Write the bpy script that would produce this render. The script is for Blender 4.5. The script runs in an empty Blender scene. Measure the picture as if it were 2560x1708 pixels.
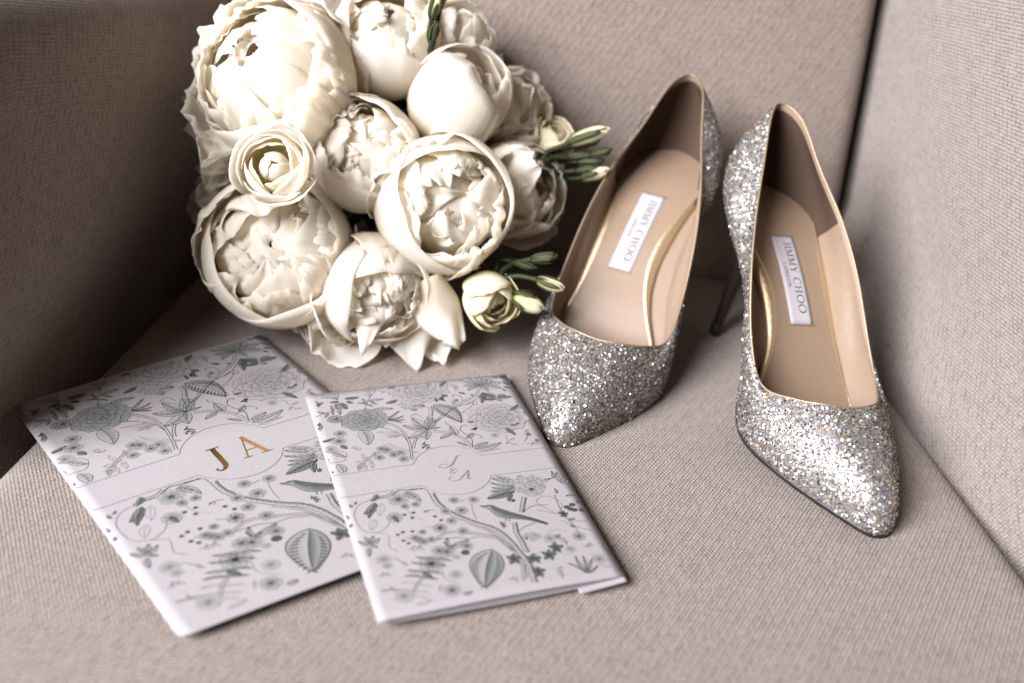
import bpy, bmesh, math, random, json
import numpy as np
from mathutils import Vector, Matrix, noise
scene = bpy.context.scene
COL = scene.collection
# ------------------------------------------------------------------ camera
PITCH, ROLL, CAM_H = math.radians(30), math.radians(5), 0.30
cam = bpy.data.objects.new('camera', bpy.data.cameras.new('camera'))
COL.objects.link(cam)
cam.data.lens = 35.0; cam.data.sensor_width = 36.0
cam.data.clip_start = 0.02; cam.data.clip_end = 50
cam.matrix_world = Matrix.Translation((0, 0, CAM_H)) @ Matrix.Rotation(math.pi/2 - PITCH, 4, 'X') @ Matrix.Rotation(ROLL, 4, 'Z')
cam.data.dof.use_dof = True
cam.data.dof.focus_distance = 0.495
cam.data.dof.aperture_fstop = 4.0
scene.camera = cam
# ------------------------------------------------------------------ light
world = bpy.data.worlds.new('World'); scene.world = world; world.use_nodes = True
bg = world.node_tree.nodes['Background']
bg.inputs[0].default_value = (1.0, 0.68, 0.48, 1); bg.inputs[1].default_value = 0.06
def area(name, loc, target, size, size_y, power, color):
    d = bpy.data.lights.new(name, 'AREA'); d.shape = 'RECTANGLE'; d.size = size; d.size_y = size_y
    d.energy = power; d.color = color
    o = bpy.data.objects.new(name, d); COL.objects.link(o); o.location = loc
    o.rotation_euler = (Vector(target) - Vector(loc)).to_track_quat('-Z', 'Y').to_euler()
    return o
area('window_light', (-1.62, -1.00, 1.52), (0, 0.45, 0.03), 1.5, 1.5, 266, (0.975, 0.975, 1.035))
scene.view_settings.view_transform = 'Standard'; scene.view_settings.look = 'None'
scene.view_settings.exposure = 0.0; scene.view_settings.gamma = 1.0
scene.cycles.use_denoising = True
scene.cycles.max_bounces = 16; scene.cycles.diffuse_bounces = 14; scene.cycles.transmission_bounces = 14; scene.cycles.transparent_max_bounces = 8
scene.cycles.sample_clamp_indirect = 6.0
# ------------------------------------------------------------------ helpers
def empty(name, loc, rot=(0, 0, 0), parent=None):
    o = bpy.data.objects.new(name, None); COL.objects.link(o); o.empty_display_size = 0.02
    o.location = loc; o.rotation_euler = rot
    if parent: o.parent = parent
    return o
def mesh(name, verts, faces, mat, parent=None, smooth=True, uvs=None, cols=None, loc=None):
    me = bpy.data.meshes.new(name)
    me.from_pydata([tuple(map(float, v)) for v in verts], [], [tuple(map(int, f)) for f in faces])
    me.polygons.foreach_set('use_smooth', [smooth]*len(me.polygons))
    if uvs is not None:
        uvs = np.asarray(uvs, dtype=np.float32)
        ul = me.uv_layers.new(name='UVMap')
        idx = np.empty(len(me.loops), dtype=np.int32); me.loops.foreach_get('vertex_index', idx)
        ul.data.foreach_set('uv', uvs[idx].ravel())
    if cols is not None:
        ca = me.color_attributes.new('tint', 'FLOAT_COLOR', 'POINT')
        ca.data.foreach_set('color', np.asarray(cols, dtype=np.float32).ravel())
    me.update()
    o = bpy.data.objects.new(name, me); COL.objects.link(o)
    if isinstance(mat, (list, tuple)):
        for m in mat: me.materials.append(m)
    elif mat: me.materials.append(mat)
    if parent: o.parent = parent
    if loc: o.location = loc
    return o
def describe(o, label, cat=None, group=None, kind=None):
    if label: o['label'] = label
    if cat: o['category'] = cat
    if group: o['group'] = group
    if kind: o['kind'] = kind
    return o
def solidify(o, th, off=-1.0):
    m = o.modifiers.new('thickness', 'SOLIDIFY'); m.thickness = th; m.offset = off
    return o
def grid_faces(n, m, close_u=False):
    """n columns, m rows; vertex index = row*n + column"""
    f = []
    for j in range(m - 1):
        for i in range(n if close_u else n - 1):
            a, b = j*n + i, j*n + (i + 1) % n
            f.append((a, b, b + n, a + n))
    return f
def catmull(P, n=12, closed=False):
    P = np.asarray(P, float); N = len(P); out = []
    for i in range(N if closed else N - 1):
        if closed: p0, p1, p2, p3 = P[(i-1) % N], P[i], P[(i+1) % N], P[(i+2) % N]
        else: p0, p1, p2, p3 = P[max(i-1, 0)], P[i], P[i+1], P[min(i+2, N-1)]
        for t in np.linspace(0, 1, n, endpoint=False):
            out.append(.5*((2*p1)+(-p0+p2)*t+(2*p0-5*p1+4*p2-p3)*t*t+(-p0+3*p1-3*p2+p3)*t**3))
    if not closed: out.append(P[-1])
    return np.array(out)
def resample(P, n):
    P = np.asarray(P, float); s = np.r_[0, np.cumsum(np.linalg.norm(np.diff(P, axis=0), axis=1))]
    t = np.linspace(0, s[-1], n)
    return np.stack([np.interp(t, s, P[:, k]) for k in range(P.shape[1])], 1)
def tube(path, radius, k=8, closed=False, cap=True):
    path = np.asarray(path, float); n = len(path)
    rad = np.broadcast_to(np.asarray(radius, float), (n,))
    tan = (np.roll(path, -1, 0) - np.roll(path, 1, 0)) if closed else np.gradient(path, axis=0)
    tan /= np.maximum(np.linalg.norm(tan, axis=1), 1e-12)[:, None]
    ref = np.array([0, 0, 1.]) if abs(tan[0][2]) < .9 else np.array([1., 0, 0])
    V = []; nrm = None
    for i in range(n):
        if nrm is None: nrm = np.cross(tan[i], ref)
        nrm = nrm - tan[i]*(nrm @ tan[i]); nrm /= np.linalg.norm(nrm)
        b = np.cross(tan[i], nrm)
        for a in range(k):
            th = 2*math.pi*a/k
            V.append(path[i] + rad[i]*(math.cos(th)*nrm + math.sin(th)*b))
    F = []
    for i in range(n if closed else n - 1):
        j = (i + 1) % n
        for a in range(k):
            F.append((i*k+a, i*k+(a+1) % k, j*k+(a+1) % k, j*k+a))
    if not closed and cap:
        F.append(tuple(range(k))[::-1]); F.append(tuple((n-1)*k+a for a in range(k)))
    return V, F
class Acc:
    def __init__(s): s.V = []; s.F = []; s.C = []
    def add(s, V, F, c=None):
        o = len(s.V); s.V += [tuple(v) for v in V]; s.F += [tuple(i + o for i in f) for f in F]
        if c is not None: s.C += [c]*len(V)
# ------------------------------------------------------------------ materials
def new_mat(name):
    m = bpy.data.materials.new(name); m.use_nodes = True
    nt = m.node_tree; b = nt.nodes['Principled BSDF']
    return m, nt, b
def node(nt, typ, **kw):
    n = nt.nodes.new(typ)
    for k, v in kw.items(): setattr(n, k, v)
    return n
def link(nt, a, b): nt.links.new(a, b)
def val(nt, op, a, b=None, c=None):
    n = node(nt, 'ShaderNodeMath', operation=op)
    for i, x in enumerate((a, b, c)):
        if x is None: continue
        if isinstance(x, (int, float)): n.inputs[i].default_value = x
        else: link(nt, x, n.inputs[i])
    return n.outputs[0]
def mixc(nt, fac, a, b, blend='MIX'):
    n = node(nt, 'ShaderNodeMix', data_type='RGBA', blend_type=blend)
    for i, x in ((0, fac), (6, a), (7, b)):
        if isinstance(x, (int, float)): n.inputs[i].default_value = x
        elif isinstance(x, tuple): n.inputs[i].default_value = (*x, 1)
        else: link(nt, x, n.inputs[i])
    return n.outputs[2]
def noise_tex(nt, vec, scale, detail=3, rough=.5, w=None):
    n = node(nt, 'ShaderNodeTexNoise'); n.inputs['Scale'].default_value = scale
    n.inputs['Detail'].default_value = detail; n.inputs['Roughness'].default_value = rough
    if vec is not None: link(nt, vec, n.inputs['Vector'])
    return n.outputs[0]
def plain(name, col, rough=.5, metal=0., bump=None, spec=.5, coat=0.):
    m, nt, b = new_mat(name)
    b.inputs['Base Color'].default_value = (*col, 1); b.inputs['Roughness'].default_value = rough
    b.inputs['Metallic'].default_value = metal; b.inputs['Specular IOR Level'].default_value = spec
    b.inputs['Coat Weight'].default_value = coat
    tc = node(nt, 'ShaderNodeTexCoord')
    nz = noise_tex(nt, tc.outputs['Object'], bump[0] if bump else 60, 4)
    link(nt, mixc(nt, 1.0, col, mixc(nt, nz, (.86, .86, .86), (1.1, 1.1, 1.1)), 'MULTIPLY'), b.inputs['Base Color'])
    if bump:
        bp = node(nt, 'ShaderNodeBump'); bp.inputs['Strength'].default_value = bump[1]; bp.inputs['Distance'].default_value = .0004
        link(nt, nz, bp.inputs['Height']); link(nt, bp.outputs[0], b.inputs['Normal'])
    return m
def fabric(name, pu, pv, light, dark, rot=0.0, depth=.0007, contrast=1.0, stagger=0.0):
    """woven upholstery: over-and-under threads in UV metres, heathered yarn, shade painted into the gaps"""
    m, nt, b = new_mat(name)
    uv = node(nt, 'ShaderNodeUVMap'); uv.uv_map = 'UVMap'
    mp = node(nt, 'ShaderNodeMapping'); mp.inputs['Rotation'].default_value = (0, 0, rot); link(nt, uv.outputs[0], mp.inputs[0])
    wob = node(nt, 'ShaderNodeTexNoise'); wob.inputs['Scale'].default_value = 240; wob.inputs['Detail'].default_value = 2
    link(nt, mp.outputs[0], wob.inputs['Vector'])
    add = node(nt, 'ShaderNodeVectorMath', operation='MULTIPLY_ADD'); link(nt, wob.outputs['Color'], add.inputs[0])
    add.inputs[1].default_value = (.0009, .0009, 0); link(nt, mp.outputs[0], add.inputs[2])
    sx = node(nt, 'ShaderNodeSeparateXYZ'); link(nt, add.outputs[0], sx.inputs[0])
    row = val(nt, 'MULTIPLY', val(nt, 'FLOOR', val(nt, 'MULTIPLY', sx.outputs[1], 1/pv)), stagger*math.pi)
    su = val(nt, 'SINE', val(nt, 'MULTIPLY_ADD', sx.outputs[0], math.pi/pu, row))
    sv = val(nt, 'SINE', val(nt, 'MULTIPLY', sx.outputs[1], math.pi/pv))
    prod = val(nt, 'MULTIPLY', su, sv)
    over = val(nt, 'GREATER_THAN', prod, 0.0)
    h = val(nt, 'POWER', val(nt, 'ABSOLUTE', prod), .55)
    # warp threads stand a little prouder than weft
    h2 = val(nt, 'MULTIPLY', h, val(nt, 'MULTIPLY_ADD', over, .35, .65))
    def yarn(sc):
        q = node(nt, 'ShaderNodeMapping'); q.inputs['Scale'].default_value = sc; link(nt, uv.outputs[0], q.inputs[0])
        return noise_tex(nt, q.outputs[0], 1.0, 2, .6)
    y1, y2 = yarn((1.1/pu, .16/pv, 1)), yarn((.16/pu, 1.1/pv, 1))
    ymix = node(nt, 'ShaderNodeMix', data_type='FLOAT'); link(nt, over, ymix.inputs[0]); link(nt, y1, ymix.inputs[2]); link(nt, y2, ymix.inputs[3])
    t = val(nt, 'MULTIPLY_ADD', val(nt, 'SUBTRACT', ymix.outputs[0], .5), 1.9*contrast, val(nt, 'MULTIPLY_ADD', h2, .75*contrast, 1.0 - .62*contrast))  # low spots between threads also coloured darker, painted shade beyond the bump
    tcl = node(nt, 'ShaderNodeClamp'); link(nt, t, tcl.inputs[0])
    big = noise_tex(nt, uv.outputs[0], 14, 3)
    c = mixc(nt, tcl.outputs[0], dark, light)
    c = mixc(nt, 1.0, c, mixc(nt, big, (.93, .93, .93), (1.05, 1.05, 1.05)), 'MULTIPLY')
    fleck = node(nt, 'ShaderNodeMapRange'); fleck.inputs[1].default_value = .62; fleck.inputs[2].default_value = .74; link(nt, noise_tex(nt, uv.outputs[0], 420, 2, .6), fleck.inputs[0])
    c = mixc(nt, fleck.outputs[0], c, mixc(nt, 1.0, c, (.72, .67, .63), 'MULTIPLY'))
    link(nt, c, b.inputs['Base Color'])
    b.inputs['Roughness'].default_value = .9; b.inputs['Specular IOR Level'].default_value = .15
    b.inputs['Sheen Weight'].default_value = .25; b.inputs['Sheen Roughness'].default_value = .5
    fz = noise_tex(nt, uv.outputs[0], 2600, 2, .7)
    hh = val(nt, 'MULTIPLY_ADD', fz, .35, h2)
    bp = node(nt, 'ShaderNodeBump'); bp.inputs['Strength'].default_value = 1.0; bp.inputs['Distance'].default_value = depth
    link(nt, hh, bp.inputs['Height']); link(nt, bp.outputs[0], b.inputs['Normal'])
    return m
F_LIGHT, F_DARK = (.312, .249, .2095), (.082, .058, .045)
M_SEAT = fabric('seat fabric', .0019, .0016, F_LIGHT, F_DARK, .0, .0008, .9, .5)
M_BACK = fabric('back cushion fabric', .0027, .0020, F_LIGHT, F_DARK, .0, .0010, .72, .5)  # same cloth, lower contrast lightens its colour in place of stronger light
M_ARM = fabric('arm fabric', .0022, .0019, F_LIGHT, F_DARK, .12, .0008, 1.0, .5)
def petal_mat(name, base, tip, transl=.3):
    m, nt, b = new_mat(name)
    uv = node(nt, 'ShaderNodeUVMap'); uv.uv_map = 'UVMap'
    sx = node(nt, 'ShaderNodeSeparateXYZ'); link(nt, uv.outputs[0], sx.inputs[0])
    q = node(nt, 'ShaderNodeMapping'); q.inputs['Scale'].default_value = (26, 2.2, 1); link(nt, uv.outputs[0], q.inputs[0])
    oi = node(nt, 'ShaderNodeObjectInfo')
    off = node(nt, 'ShaderNodeCombineXYZ'); link(nt, val(nt, 'MULTIPLY', oi.outputs['Random'], 50.), off.inputs[2]); link(nt, off.outputs[0], q.inputs[1])
    vein = noise_tex(nt, q.outputs[0], 1.0, 4, .6)
    ramp = node(nt, 'ShaderNodeMapRange'); ramp.inputs[1].default_value = .1; ramp.inputs[2].default_value = .75; link(nt, sx.outputs[1], ramp.inputs[0])
    c = mixc(nt, ramp.outputs[0], base, tip)
    c = mixc(nt, 1.0, c, mixc(nt, vein, (.95, .945, .93), (1.03, 1.03, 1.03)), 'MULTIPLY')
    c = mixc(nt, 1.0, c, mixc(nt, oi.outputs['Random'], (.965, .955, .94), (1.0, 1.0, 1.0)), 'MULTIPLY')
    link(nt, c, b.inputs['Base Color']); b.inputs['Roughness'].default_value = .6; b.inputs['Specular IOR Level'].default_value = .2
    b.inputs['Subsurface Weight'].default_value = .0; b.inputs['Subsurface Radius'].default_value = (1.0, .75, .45); b.inputs['Subsurface Scale'].default_value = .009
    bp = node(nt, 'ShaderNodeBump'); bp.inputs['Strength'].default_value = .3; bp.inputs['Distance'].default_value = .0010
    link(nt, vein, bp.inputs['Height']); link(nt, bp.outputs[0], b.inputs['Normal'])
    tr = node(nt, 'ShaderNodeBsdfTranslucent'); link(nt, mixc(nt, 1.0, c, (1.0, .985, .95), 'MULTIPLY'), tr.inputs[0])
    mx = node(nt, 'ShaderNodeMixShader'); mx.inputs[0].default_value = transl
    link(nt, b.outputs[0], mx.inputs[1]); link(nt, tr.outputs[0], mx.inputs[2])
    link(nt, mx.outputs[0], nt.nodes['Material Output'].inputs[0])
    return m
M_PETAL = petal_mat('ivory petal', (.935, .885, .77), (.958, .936, .897), .66)
M_INNER = petal_mat('inner petal', (.935, .875, .70), (.96, .938, .893), .68)
M_GREENISH = petal_mat('green white petal', (.52, .52, .24), (.86, .80, .60), .35)
M_BUD = petal_mat('bud petal', (.36, .36, .13), (.78, .73, .50), .3)
M_LEAF = plain('dark stem green', (.024, .030, .012), .55, bump=(300, .3), spec=.25)
M_SEPAL = plain('sepal green', (.042, .047, .018), .6, bump=(300, .3), spec=.25)
M_STAMEN = plain('stamen yellow', (.55, .38, .10), .6)
# ------------------------------------------------------------------ armchair
def xl(y): return -(0.206 + 0.11*(0.65 - y))
def xr(y): return 0.208 + 0.138*(0.65 - y)
# where each shoe stands: (x, y, z, yaw, pitch, roll) of its own origin
POSE_R = (0.16619, 0.42509, -0.0082, -1.30514, 0.07812, -0.09657)
POSE_L = (0.04387, 0.47715, -0.00965, -1.89079, 0.09178, -0.04824)
def pose_matrix(p):
    return Matrix.Translation(p[:3]) @ Matrix.Rotation(p[3], 4, 'Z') @ Matrix.Rotation(p[4], 4, 'Y') @ Matrix.Rotation(p[5], 4, 'X')
DENTS = []
for p, sgn in ((POSE_R, 1), (POSE_L, -1)):
    Mx = pose_matrix(p)
    q = Mx @ Vector((.0172 - .15, -.0048*sgn, 0)); DENTS.append((q.x, q.y, .0005 if sgn > 0 else .004, .012))
    for lx, ly, d, s in ((.135, .02, .0035, .022), (.135, -.02, .0035, .022), (.17, 0, .003, .022), (.2, -.002*sgn, .002, .014)):
        q = Mx @ Vector((lx - .15, ly, .011)); DENTS.append((q.x, q.y, d, s))
def seat_z(x, y):
    z = 0.0
    for dx, dy, d, s in DENTS:
        r2 = ((x - dx)**2 + (y - dy)**2)/(s*s)
        if r2 < 12: z -= d*math.exp(-r2)
    z += .0006*(noise.noise(Vector((x*9, y*9, 3))) )
    return z - .0006
chair = empty('armchair', (0, .40, -.16))
describe(chair, 'greige woven fabric armchair holding the bouquet, cards and shoes', 'armchair')
def child_world(o, parent):          # keep world coordinates although parented
    o.parent = parent; o.matrix_parent_inverse = parent.matrix_basis.inverted()
    return o
def graded(L, r, n_mid):
    e = [0, .0006, .002, .004, .007, .011, .015]
    e = [x*r/.015 for x in e]
    mid = list(np.linspace(r*1.25, L - r*1.25, n_mid))
    return e + mid + [L - x for x in e[::-1]]
def drop(d, r):
    d = max(d, 0)
    return 0 if d >= r else r - math.sqrt(max(r*r - (r - d)**2, 0))
# seat cushion: front edge at y = .06, back edge under the back cushion
V = []; U = []; ys = graded(.60, .02, 110); NX = 0
for y0 in ys:
    y = .06 + y0; a, b = xl(y) + .0005, xr(y) - .0005
    xs = graded(b - a, .018, 96); NX = len(xs)
    for x0 in xs:
        z = seat_z(a + x0, y) - drop(min(x0, b - a - x0), .018) - drop(min(y0, .60 - y0), .02)
        V.append((a + x0, y, z)); U.append((a + x0, y))
NY = len(ys); F = grid_faces(NX, NY)
ring = [i for i in range(NX)] + [j*NX + NX - 1 for j in range(1, NY)] + [(NY-1)*NX + i for i in range(NX - 2, -1, -1)] + [j*NX for j in range(NY - 2, 0, -1)]
base = len(V)
for i in ring: x, y, z = V[i]; V.append((x, y, -.15)); U.append((x + .12, y))
for k in range(len(ring)):
    k2 = (k + 1) % len(ring); F.append((ring[k2], ring[k], base + k, base + k2))
F.append(tuple(base + k for k in range(len(ring))))
seat = child_world(mesh('seat_cushion', V, F, M_SEAT, uvs=U), chair)
# back cushion: leaning back, softly padded, right edge rolled
def back_panel():
    V = []; U = []
    x0, x1, z0, z1 = -.2035, .2165, -.012, .36
    xs = graded(x1 - x0, .014, 60); zs = graded(z1 - z0, .022, 50)
    for zz in zs:
        z = z0 + zz
        for xx in xs:
            x = x0 + xx
            pad = .012*math.sin(math.pi*xx/(x1 - x0))**.5*math.sin(math.pi*min(1, zz/(z1 - z0)))**.5
            y = .632 + .2*z - pad + drop(min(xx, x1 - x0 - xx), .014) + drop(min(zz, z1 - z0 - zz), .022)
            y += .002*noise.noise(Vector((x*14, z*14, 7)))
            V.append((x, y, z)); U.append((x, z))
    n, m = len(xs), len(zs); F = grid_faces(n, m)
    ring = [i for i in range(n)] + [j*n + n - 1 for j in range(1, m)] + [(m-1)*n + i for i in range(n - 2, -1, -1)] + [j*n for j in range(m - 2, 0, -1)]
    b = len(V)
    for i in ring: x, y, z = V[i]; V.append((x, y + .10, z)); U.append((x + .1, z))
    for k in range(len(ring)):
        k2 = (k + 1) % len(ring); F.append((ring[k2], ring[k], b + k, b + k2))
    F.append(tuple(b + k for k in range(len(ring))))
    return V, F, U
V, F, U = back_panel()
child_world(mesh('back_cushion', V, F, M_BACK, uvs=U), chair)
# arms
def arm(side, top, lean):
    prof = [(-.0, -.15), (0, -.06), (0, -.015)]
    for k in range(1, 13):
        z = -.015 + (top - .035 + .015)*k/12
        prof.append((-.004*math.sin(math.pi*k/13) + lean*max(z, 0), z))
    for k in range(1, 9):
        a = math.pi/2*k/8; prof.append((.035*(1 - math.cos(a)) + lean*top, top - .035 + .035*math.sin(a)))
    prof += [(.10, top + .001)] + [(.10 + .03*math.sin(math.pi/2*k/6), top - .03 + .03*math.cos(math.pi/2*k/6)) for k in range(1, 7)] + [(.13, -.15)]
    s = np.r_[0, np.cumsum([math.hypot(prof[i+1][0]-prof[i][0], prof[i+1][1]-prof[i][1]) for i in range(len(prof)-1)])]
    ys = list(.34 + .09*(1 - np.cos(np.linspace(0, math.pi/2, 12)))) + list(np.linspace(.44, .78, 36)); V = []; U = []
    for y in ys:
        fr = math.sqrt(max(0, 1 - ((.43 - y)/.09)**2)) if y < .43 else 1.0
        dip = .15*max(0, y - .43) if side < 0 else 0.0
        for (o, z), t in zip(prof, s):
            if z > 0: z = z*(.30 + .70*fr)*(1 - dip/top)
            o = .065 + (o - .065)*(.75 + .25*fr)
            w = .0015*noise.noise(Vector((y*8, z*8, side*5)))
            if side < 0 and o < .02: h = min(1, max(0, z/.085)); o += .019*(1 - h*h*(3 - 2*h))
            if side > 0 and o < .04: h = min(1, max(0, (z + .005)/.07)); o += .021*h*h*(3 - 2*h)*min(1, max(0, (y - .30)/.30))
            x = (xr(y) + o + w) if side > 0 else (xl(y) - o - w)
            V.append((x, y, z)); U.append((y, t))
    n = len(prof); F = grid_faces(n, len(ys))
    F.append(tuple(range(n))); F.append(tuple((len(ys)-1)*n + i for i in range(n))[::-1])
    if side < 0: F = [f[::-1] for f in F]
    return V, F, U
for side, top, lean, lab in ((-1, .205, .0, 'left armrest in brown shade'), (1, .30, .012, 'right armrest, pale in the light')):
    V, F, U = arm(side, top, lean)
    o = child_world(mesh('armrest', V, F, M_ARM, uvs=U), chair); describe(o, lab)
# ------------------------------------------------------------------ glitter pumps
TOP = [(-6,0,141.2),(5.3,9.8,136.9),(27.8,18,117.2),(52.2,26.9,97.8),(75,32.3,77.5),(102.1,34.8,52.2),(125.2,32.9,37.8),(142,22.1,41.6),(152.2,10.6,46.3),(154.3,-2.5,46.2),(152.2,-15.5,46.3),(142,-26.3,41.6),(125.2,-35.9,37.8),(102.1,-36.4,52.2),(75,-32.9,77.5),(52.2,-26.9,97.8),(27.8,-18,117.2),(5.3,-9.8,136.9)]
FEA = [(-1,0),(6,14),(24,23.5),(55,25.5),(85,28),(111.8,33.4),(135.1,38.0),(157.8,31.9),(179.3,20.6),(197.5,9.4),(207,3.3),(208.6,-2.5),(207,-8.1),(197.5,-14.8),(179.3,-25.4),(157.8,-35.4),(135.1,-40.5),(111.8,-35),(85,-27),(55,-24.5),(24,-23.5),(6,-14)]
SZ = catmull([(-14,87),(0,86),(30,78.7),(60,59.9),(90,33.3),(115,9.6),(135,10.3),(165,11.5),(209,13.8)], 16)
def sole_z(x): return float(np.interp(x, SZ[:, 0], SZ[:, 1]))
def half_loops(P3, n, tip):
    """closed loop starting at the heel -> two halves resampled to n points each (heel to tip)"""
    c = catmull(P3, 16, True); k = tip*16
    r = resample(c[:k+1], n); l = resample(np.vstack([c[k:], c[:1]])[::-1], n)
    return r, l
NB = 64
fr, fl = half_loops([(x, y, sole_z(x)) for x, y in FEA], NB + 1, 11)
tr, tl = half_loops(TOP, NB + 1, 9)
FE = np.vstack([fr[:-1], fl[::-1][:-1]]); TO = np.vstack([tr[:-1], tl[::-1][:-1]])   # closed loops, 2*NB points
def upper_grid(offset=0.0, m=20, v0=0.0):
    n = len(FE)
    tang = np.roll(FE, -1, 0) - np.roll(FE, 1, 0); nrm = np.c_[tang[:, 1], -tang[:, 0]]
    nrm /= np.linalg.norm(nrm, axis=1)[:, None]
    if (nrm*(FE[:, :2] - [90, 0])).sum() < 0: nrm = -nrm
    n3 = np.c_[nrm, np.zeros(n)]
    d = FE - TO; dxy = d.copy(); dxy[:, 2] = 0; h = np.linalg.norm(dxy, axis=1); v = TO[:, 2] - FE[:, 2]
    w = np.clip((h/(h + v) - .25)/.4, 0, 1)[:, None]          # 0 side wall, 1 vamp
    Z = np.array([0, 0, 1.])
    xs = FE[:, 0:1]; heel = np.clip((82 - xs)/45, 0, 1); heel = heel*heel*(3 - 2*heel)*(1 - .35*np.clip((8 - xs)/10, 0, 1)); heel = heel*np.where(FE[:, 1:2] > 0, .45 + .75*np.clip((14 - FE[:, 1:2])/14, 0, 1), 1.28)
    P1 = FE + (1 - w)*(n3*(2.6 + 10.4*heel) + Z*(v[:, None]*.35)) + w*(n3*1.6 + Z*(v[:, None]*.62))
    P2 = TO + (1 - w)*(dxy*.12 + n3*(2.4 + 11.0*heel) - Z*(v[:, None]*.33)) + w*(dxy*.48 + Z*(-v[:, None]*.10))
    rows = []
    for j in range(m):
        t = v0 + (1 - v0)*j/(m - 1)
        rows.append((1-t)**3*FE + 3*(1-t)**2*t*P1 + 3*(1-t)*t*t*P2 + t**3*TO)
    G = np.array(rows)                                        # m x n x 3
    du = np.roll(G, -1, 1) - np.roll(G, 1, 1); dv = np.gradient(G, axis=0)
    N = np.cross(du, dv); N /= np.maximum(np.linalg.norm(N, axis=2), 1e-9)[..., None]
    c = np.array([90, 0, 0]); 
    if (N[m//3, :, :2]*(G[m//3, :, :2] - [90, 0])).sum() < 0: N = -N
    return G + N*offset, N
def outline(pts):
    c = catmull(sorted(pts), 10); return lambda x: float(np.interp(x, c[:, 0], c[:, 1]))
PAD_M = outline([(-13,-1),(-11,-8),(-4,-17),(8,-23),(22,-25.2),(34,-23.6),(46,-18.6),(55,-14),(63,-10.8),(71,-9.3),(78,-9.2),(85,-10.8),(93,-14),(101,-19),(110,-25.5),(120,-31),(135,-33),(152,-30)])
PAD_L = outline([(-13,1),(-11,8),(-4,16),(8,22),(22,25),(36,24.2),(48,22.2),(58,21.6),(68,22),(78,23),(92,25.3),(103,29),(112,32),(125,33.5),(140,32.5),(152,29)])
RIM_M = outline([(-13,-1.2),(-11,-8.3),(-4,-17.4),(8,-23.5),(22,-25.8),(34,-24.8),(46,-21),(58,-18),(70,-15.6),(78,-15.2),(87,-16.2),(96,-19.6),(104,-24.6),(112,-29.2),(120,-32),(135,-33.3),(152,-30.3)])
RIM_L = outline([(-13,1.2),(-11,8.3),(-4,16.4),(8,22.5),(22,25.6),(36,25.8),(49,26.8),(62,28.2),(75,29),(90,29.6),(102,31.8),(110,33.2),(125,34.2),(140,33),(152,29.3)])
PAD_H = 6.5
GLYPH = {  # strokes: list of (points, widths) in a unit-high cell, and advance
 'J': ([([(.34,1),(.34,.25),(.30,.08),(.20,.0),(.08,.02),(.03,.10)], [.12,.12,.11,.07,.05,.09]), ([(.17,.98),(.50,.98)], .05)], .56),
 'I': ([([(.19,0),(.19,1)], .12), ([(.03,.98),(.35,.98)], .05), ([(.03,.02),(.35,.02)], .05)], .44),
 'M': ([([(.13,0),(.13,1)], .05), ([(.13,1),(.48,.03)], .12), ([(.48,.03),(.83,1)], .05), ([(.84,0),(.84,1)], .12), ([(.0,.98),(.2,.98)], .05), ([(.78,.98),(1.0,.98)], .05), ([(.0,.02),(.27,.02)], .05), ([(.68,.02),(1.0,.02)], .05)], 1.1),
 'Y': ([([(.10,1),(.42,.45)], .12), ([(.72,1),(.42,.45)], .055), ([(.42,.48),(.42,0)], .12), ([(.0,.98),(.26,.98)], .05), ([(.58,.98),(.84,.98)], .05), ([(.27,.02),(.57,.02)], .05)], .92),
 'C': ([([(.80,.80),(.70,.94),(.48,1.0),(.22,.90),(.07,.66),(.06,.40),(.20,.12),(.45,.0),(.68,.06),(.82,.22)], [.06,.05,.06,.10,.13,.13,.10,.06,.05,.04]), ([(.79,.98),(.79,.72)], .05)], .96),
 'H': ([([(.15,0),(.15,1)], .12), ([(.70,0),(.70,1)], .12), ([(.15,.52),(.70,.52)], .05), ([(.0,.98),(.30,.98)], .05), ([(.0,.02),(.30,.02)], .05), ([(.55,.98),(.85,.98)], .05), ([(.55,.02),(.85,.02)], .05)], .97),
 'O': ([([(.50+.44*math.cos(a), .5+.5*math.sin(a)) for a in np.linspace(0, 2*math.pi, 25)], [.05+.08*abs(math.cos(a)) for a in np.linspace(0, 2*math.pi, 25)])], 1.08),
 ' ': ([], .40)}
SANS = {'L': ([([(.08,1),(.08,0),(.52,0)], .13)], .78), 'O': ([([(.45+.4*math.cos(a), .5+.48*math.sin(a)) for a in np.linspace(0, 2*math.pi, 21)], .13)], 1.15),
 'N': ([([(.08,0),(.08,1),(.70,0),(.70,1)], .13)], 1.05), 'D': ([([(.08,0),(.08,1),(.38,1),(.62,.86),(.72,.5),(.62,.14),(.38,0),(.08,0)], .13)], 1.02)}
def ribbon(pts, w):
    P = np.asarray(pts, float)[:, :2]; n = len(P); w = np.broadcast_to(np.asarray(w, float), (n,))
    t = np.gradient(P, axis=0); t /= np.maximum(np.linalg.norm(t, axis=1), 1e-9)[:, None]
    q = np.c_[-t[:, 1], t[:, 0]]*(w/2)[:, None]
    V = np.empty((2*n, 2)); V[0::2] = P - q; V[1::2] = P + q
    return V, [(2*i, 2*i+2, 2*i+3, 2*i+1) for i in range(n - 1)]
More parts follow.
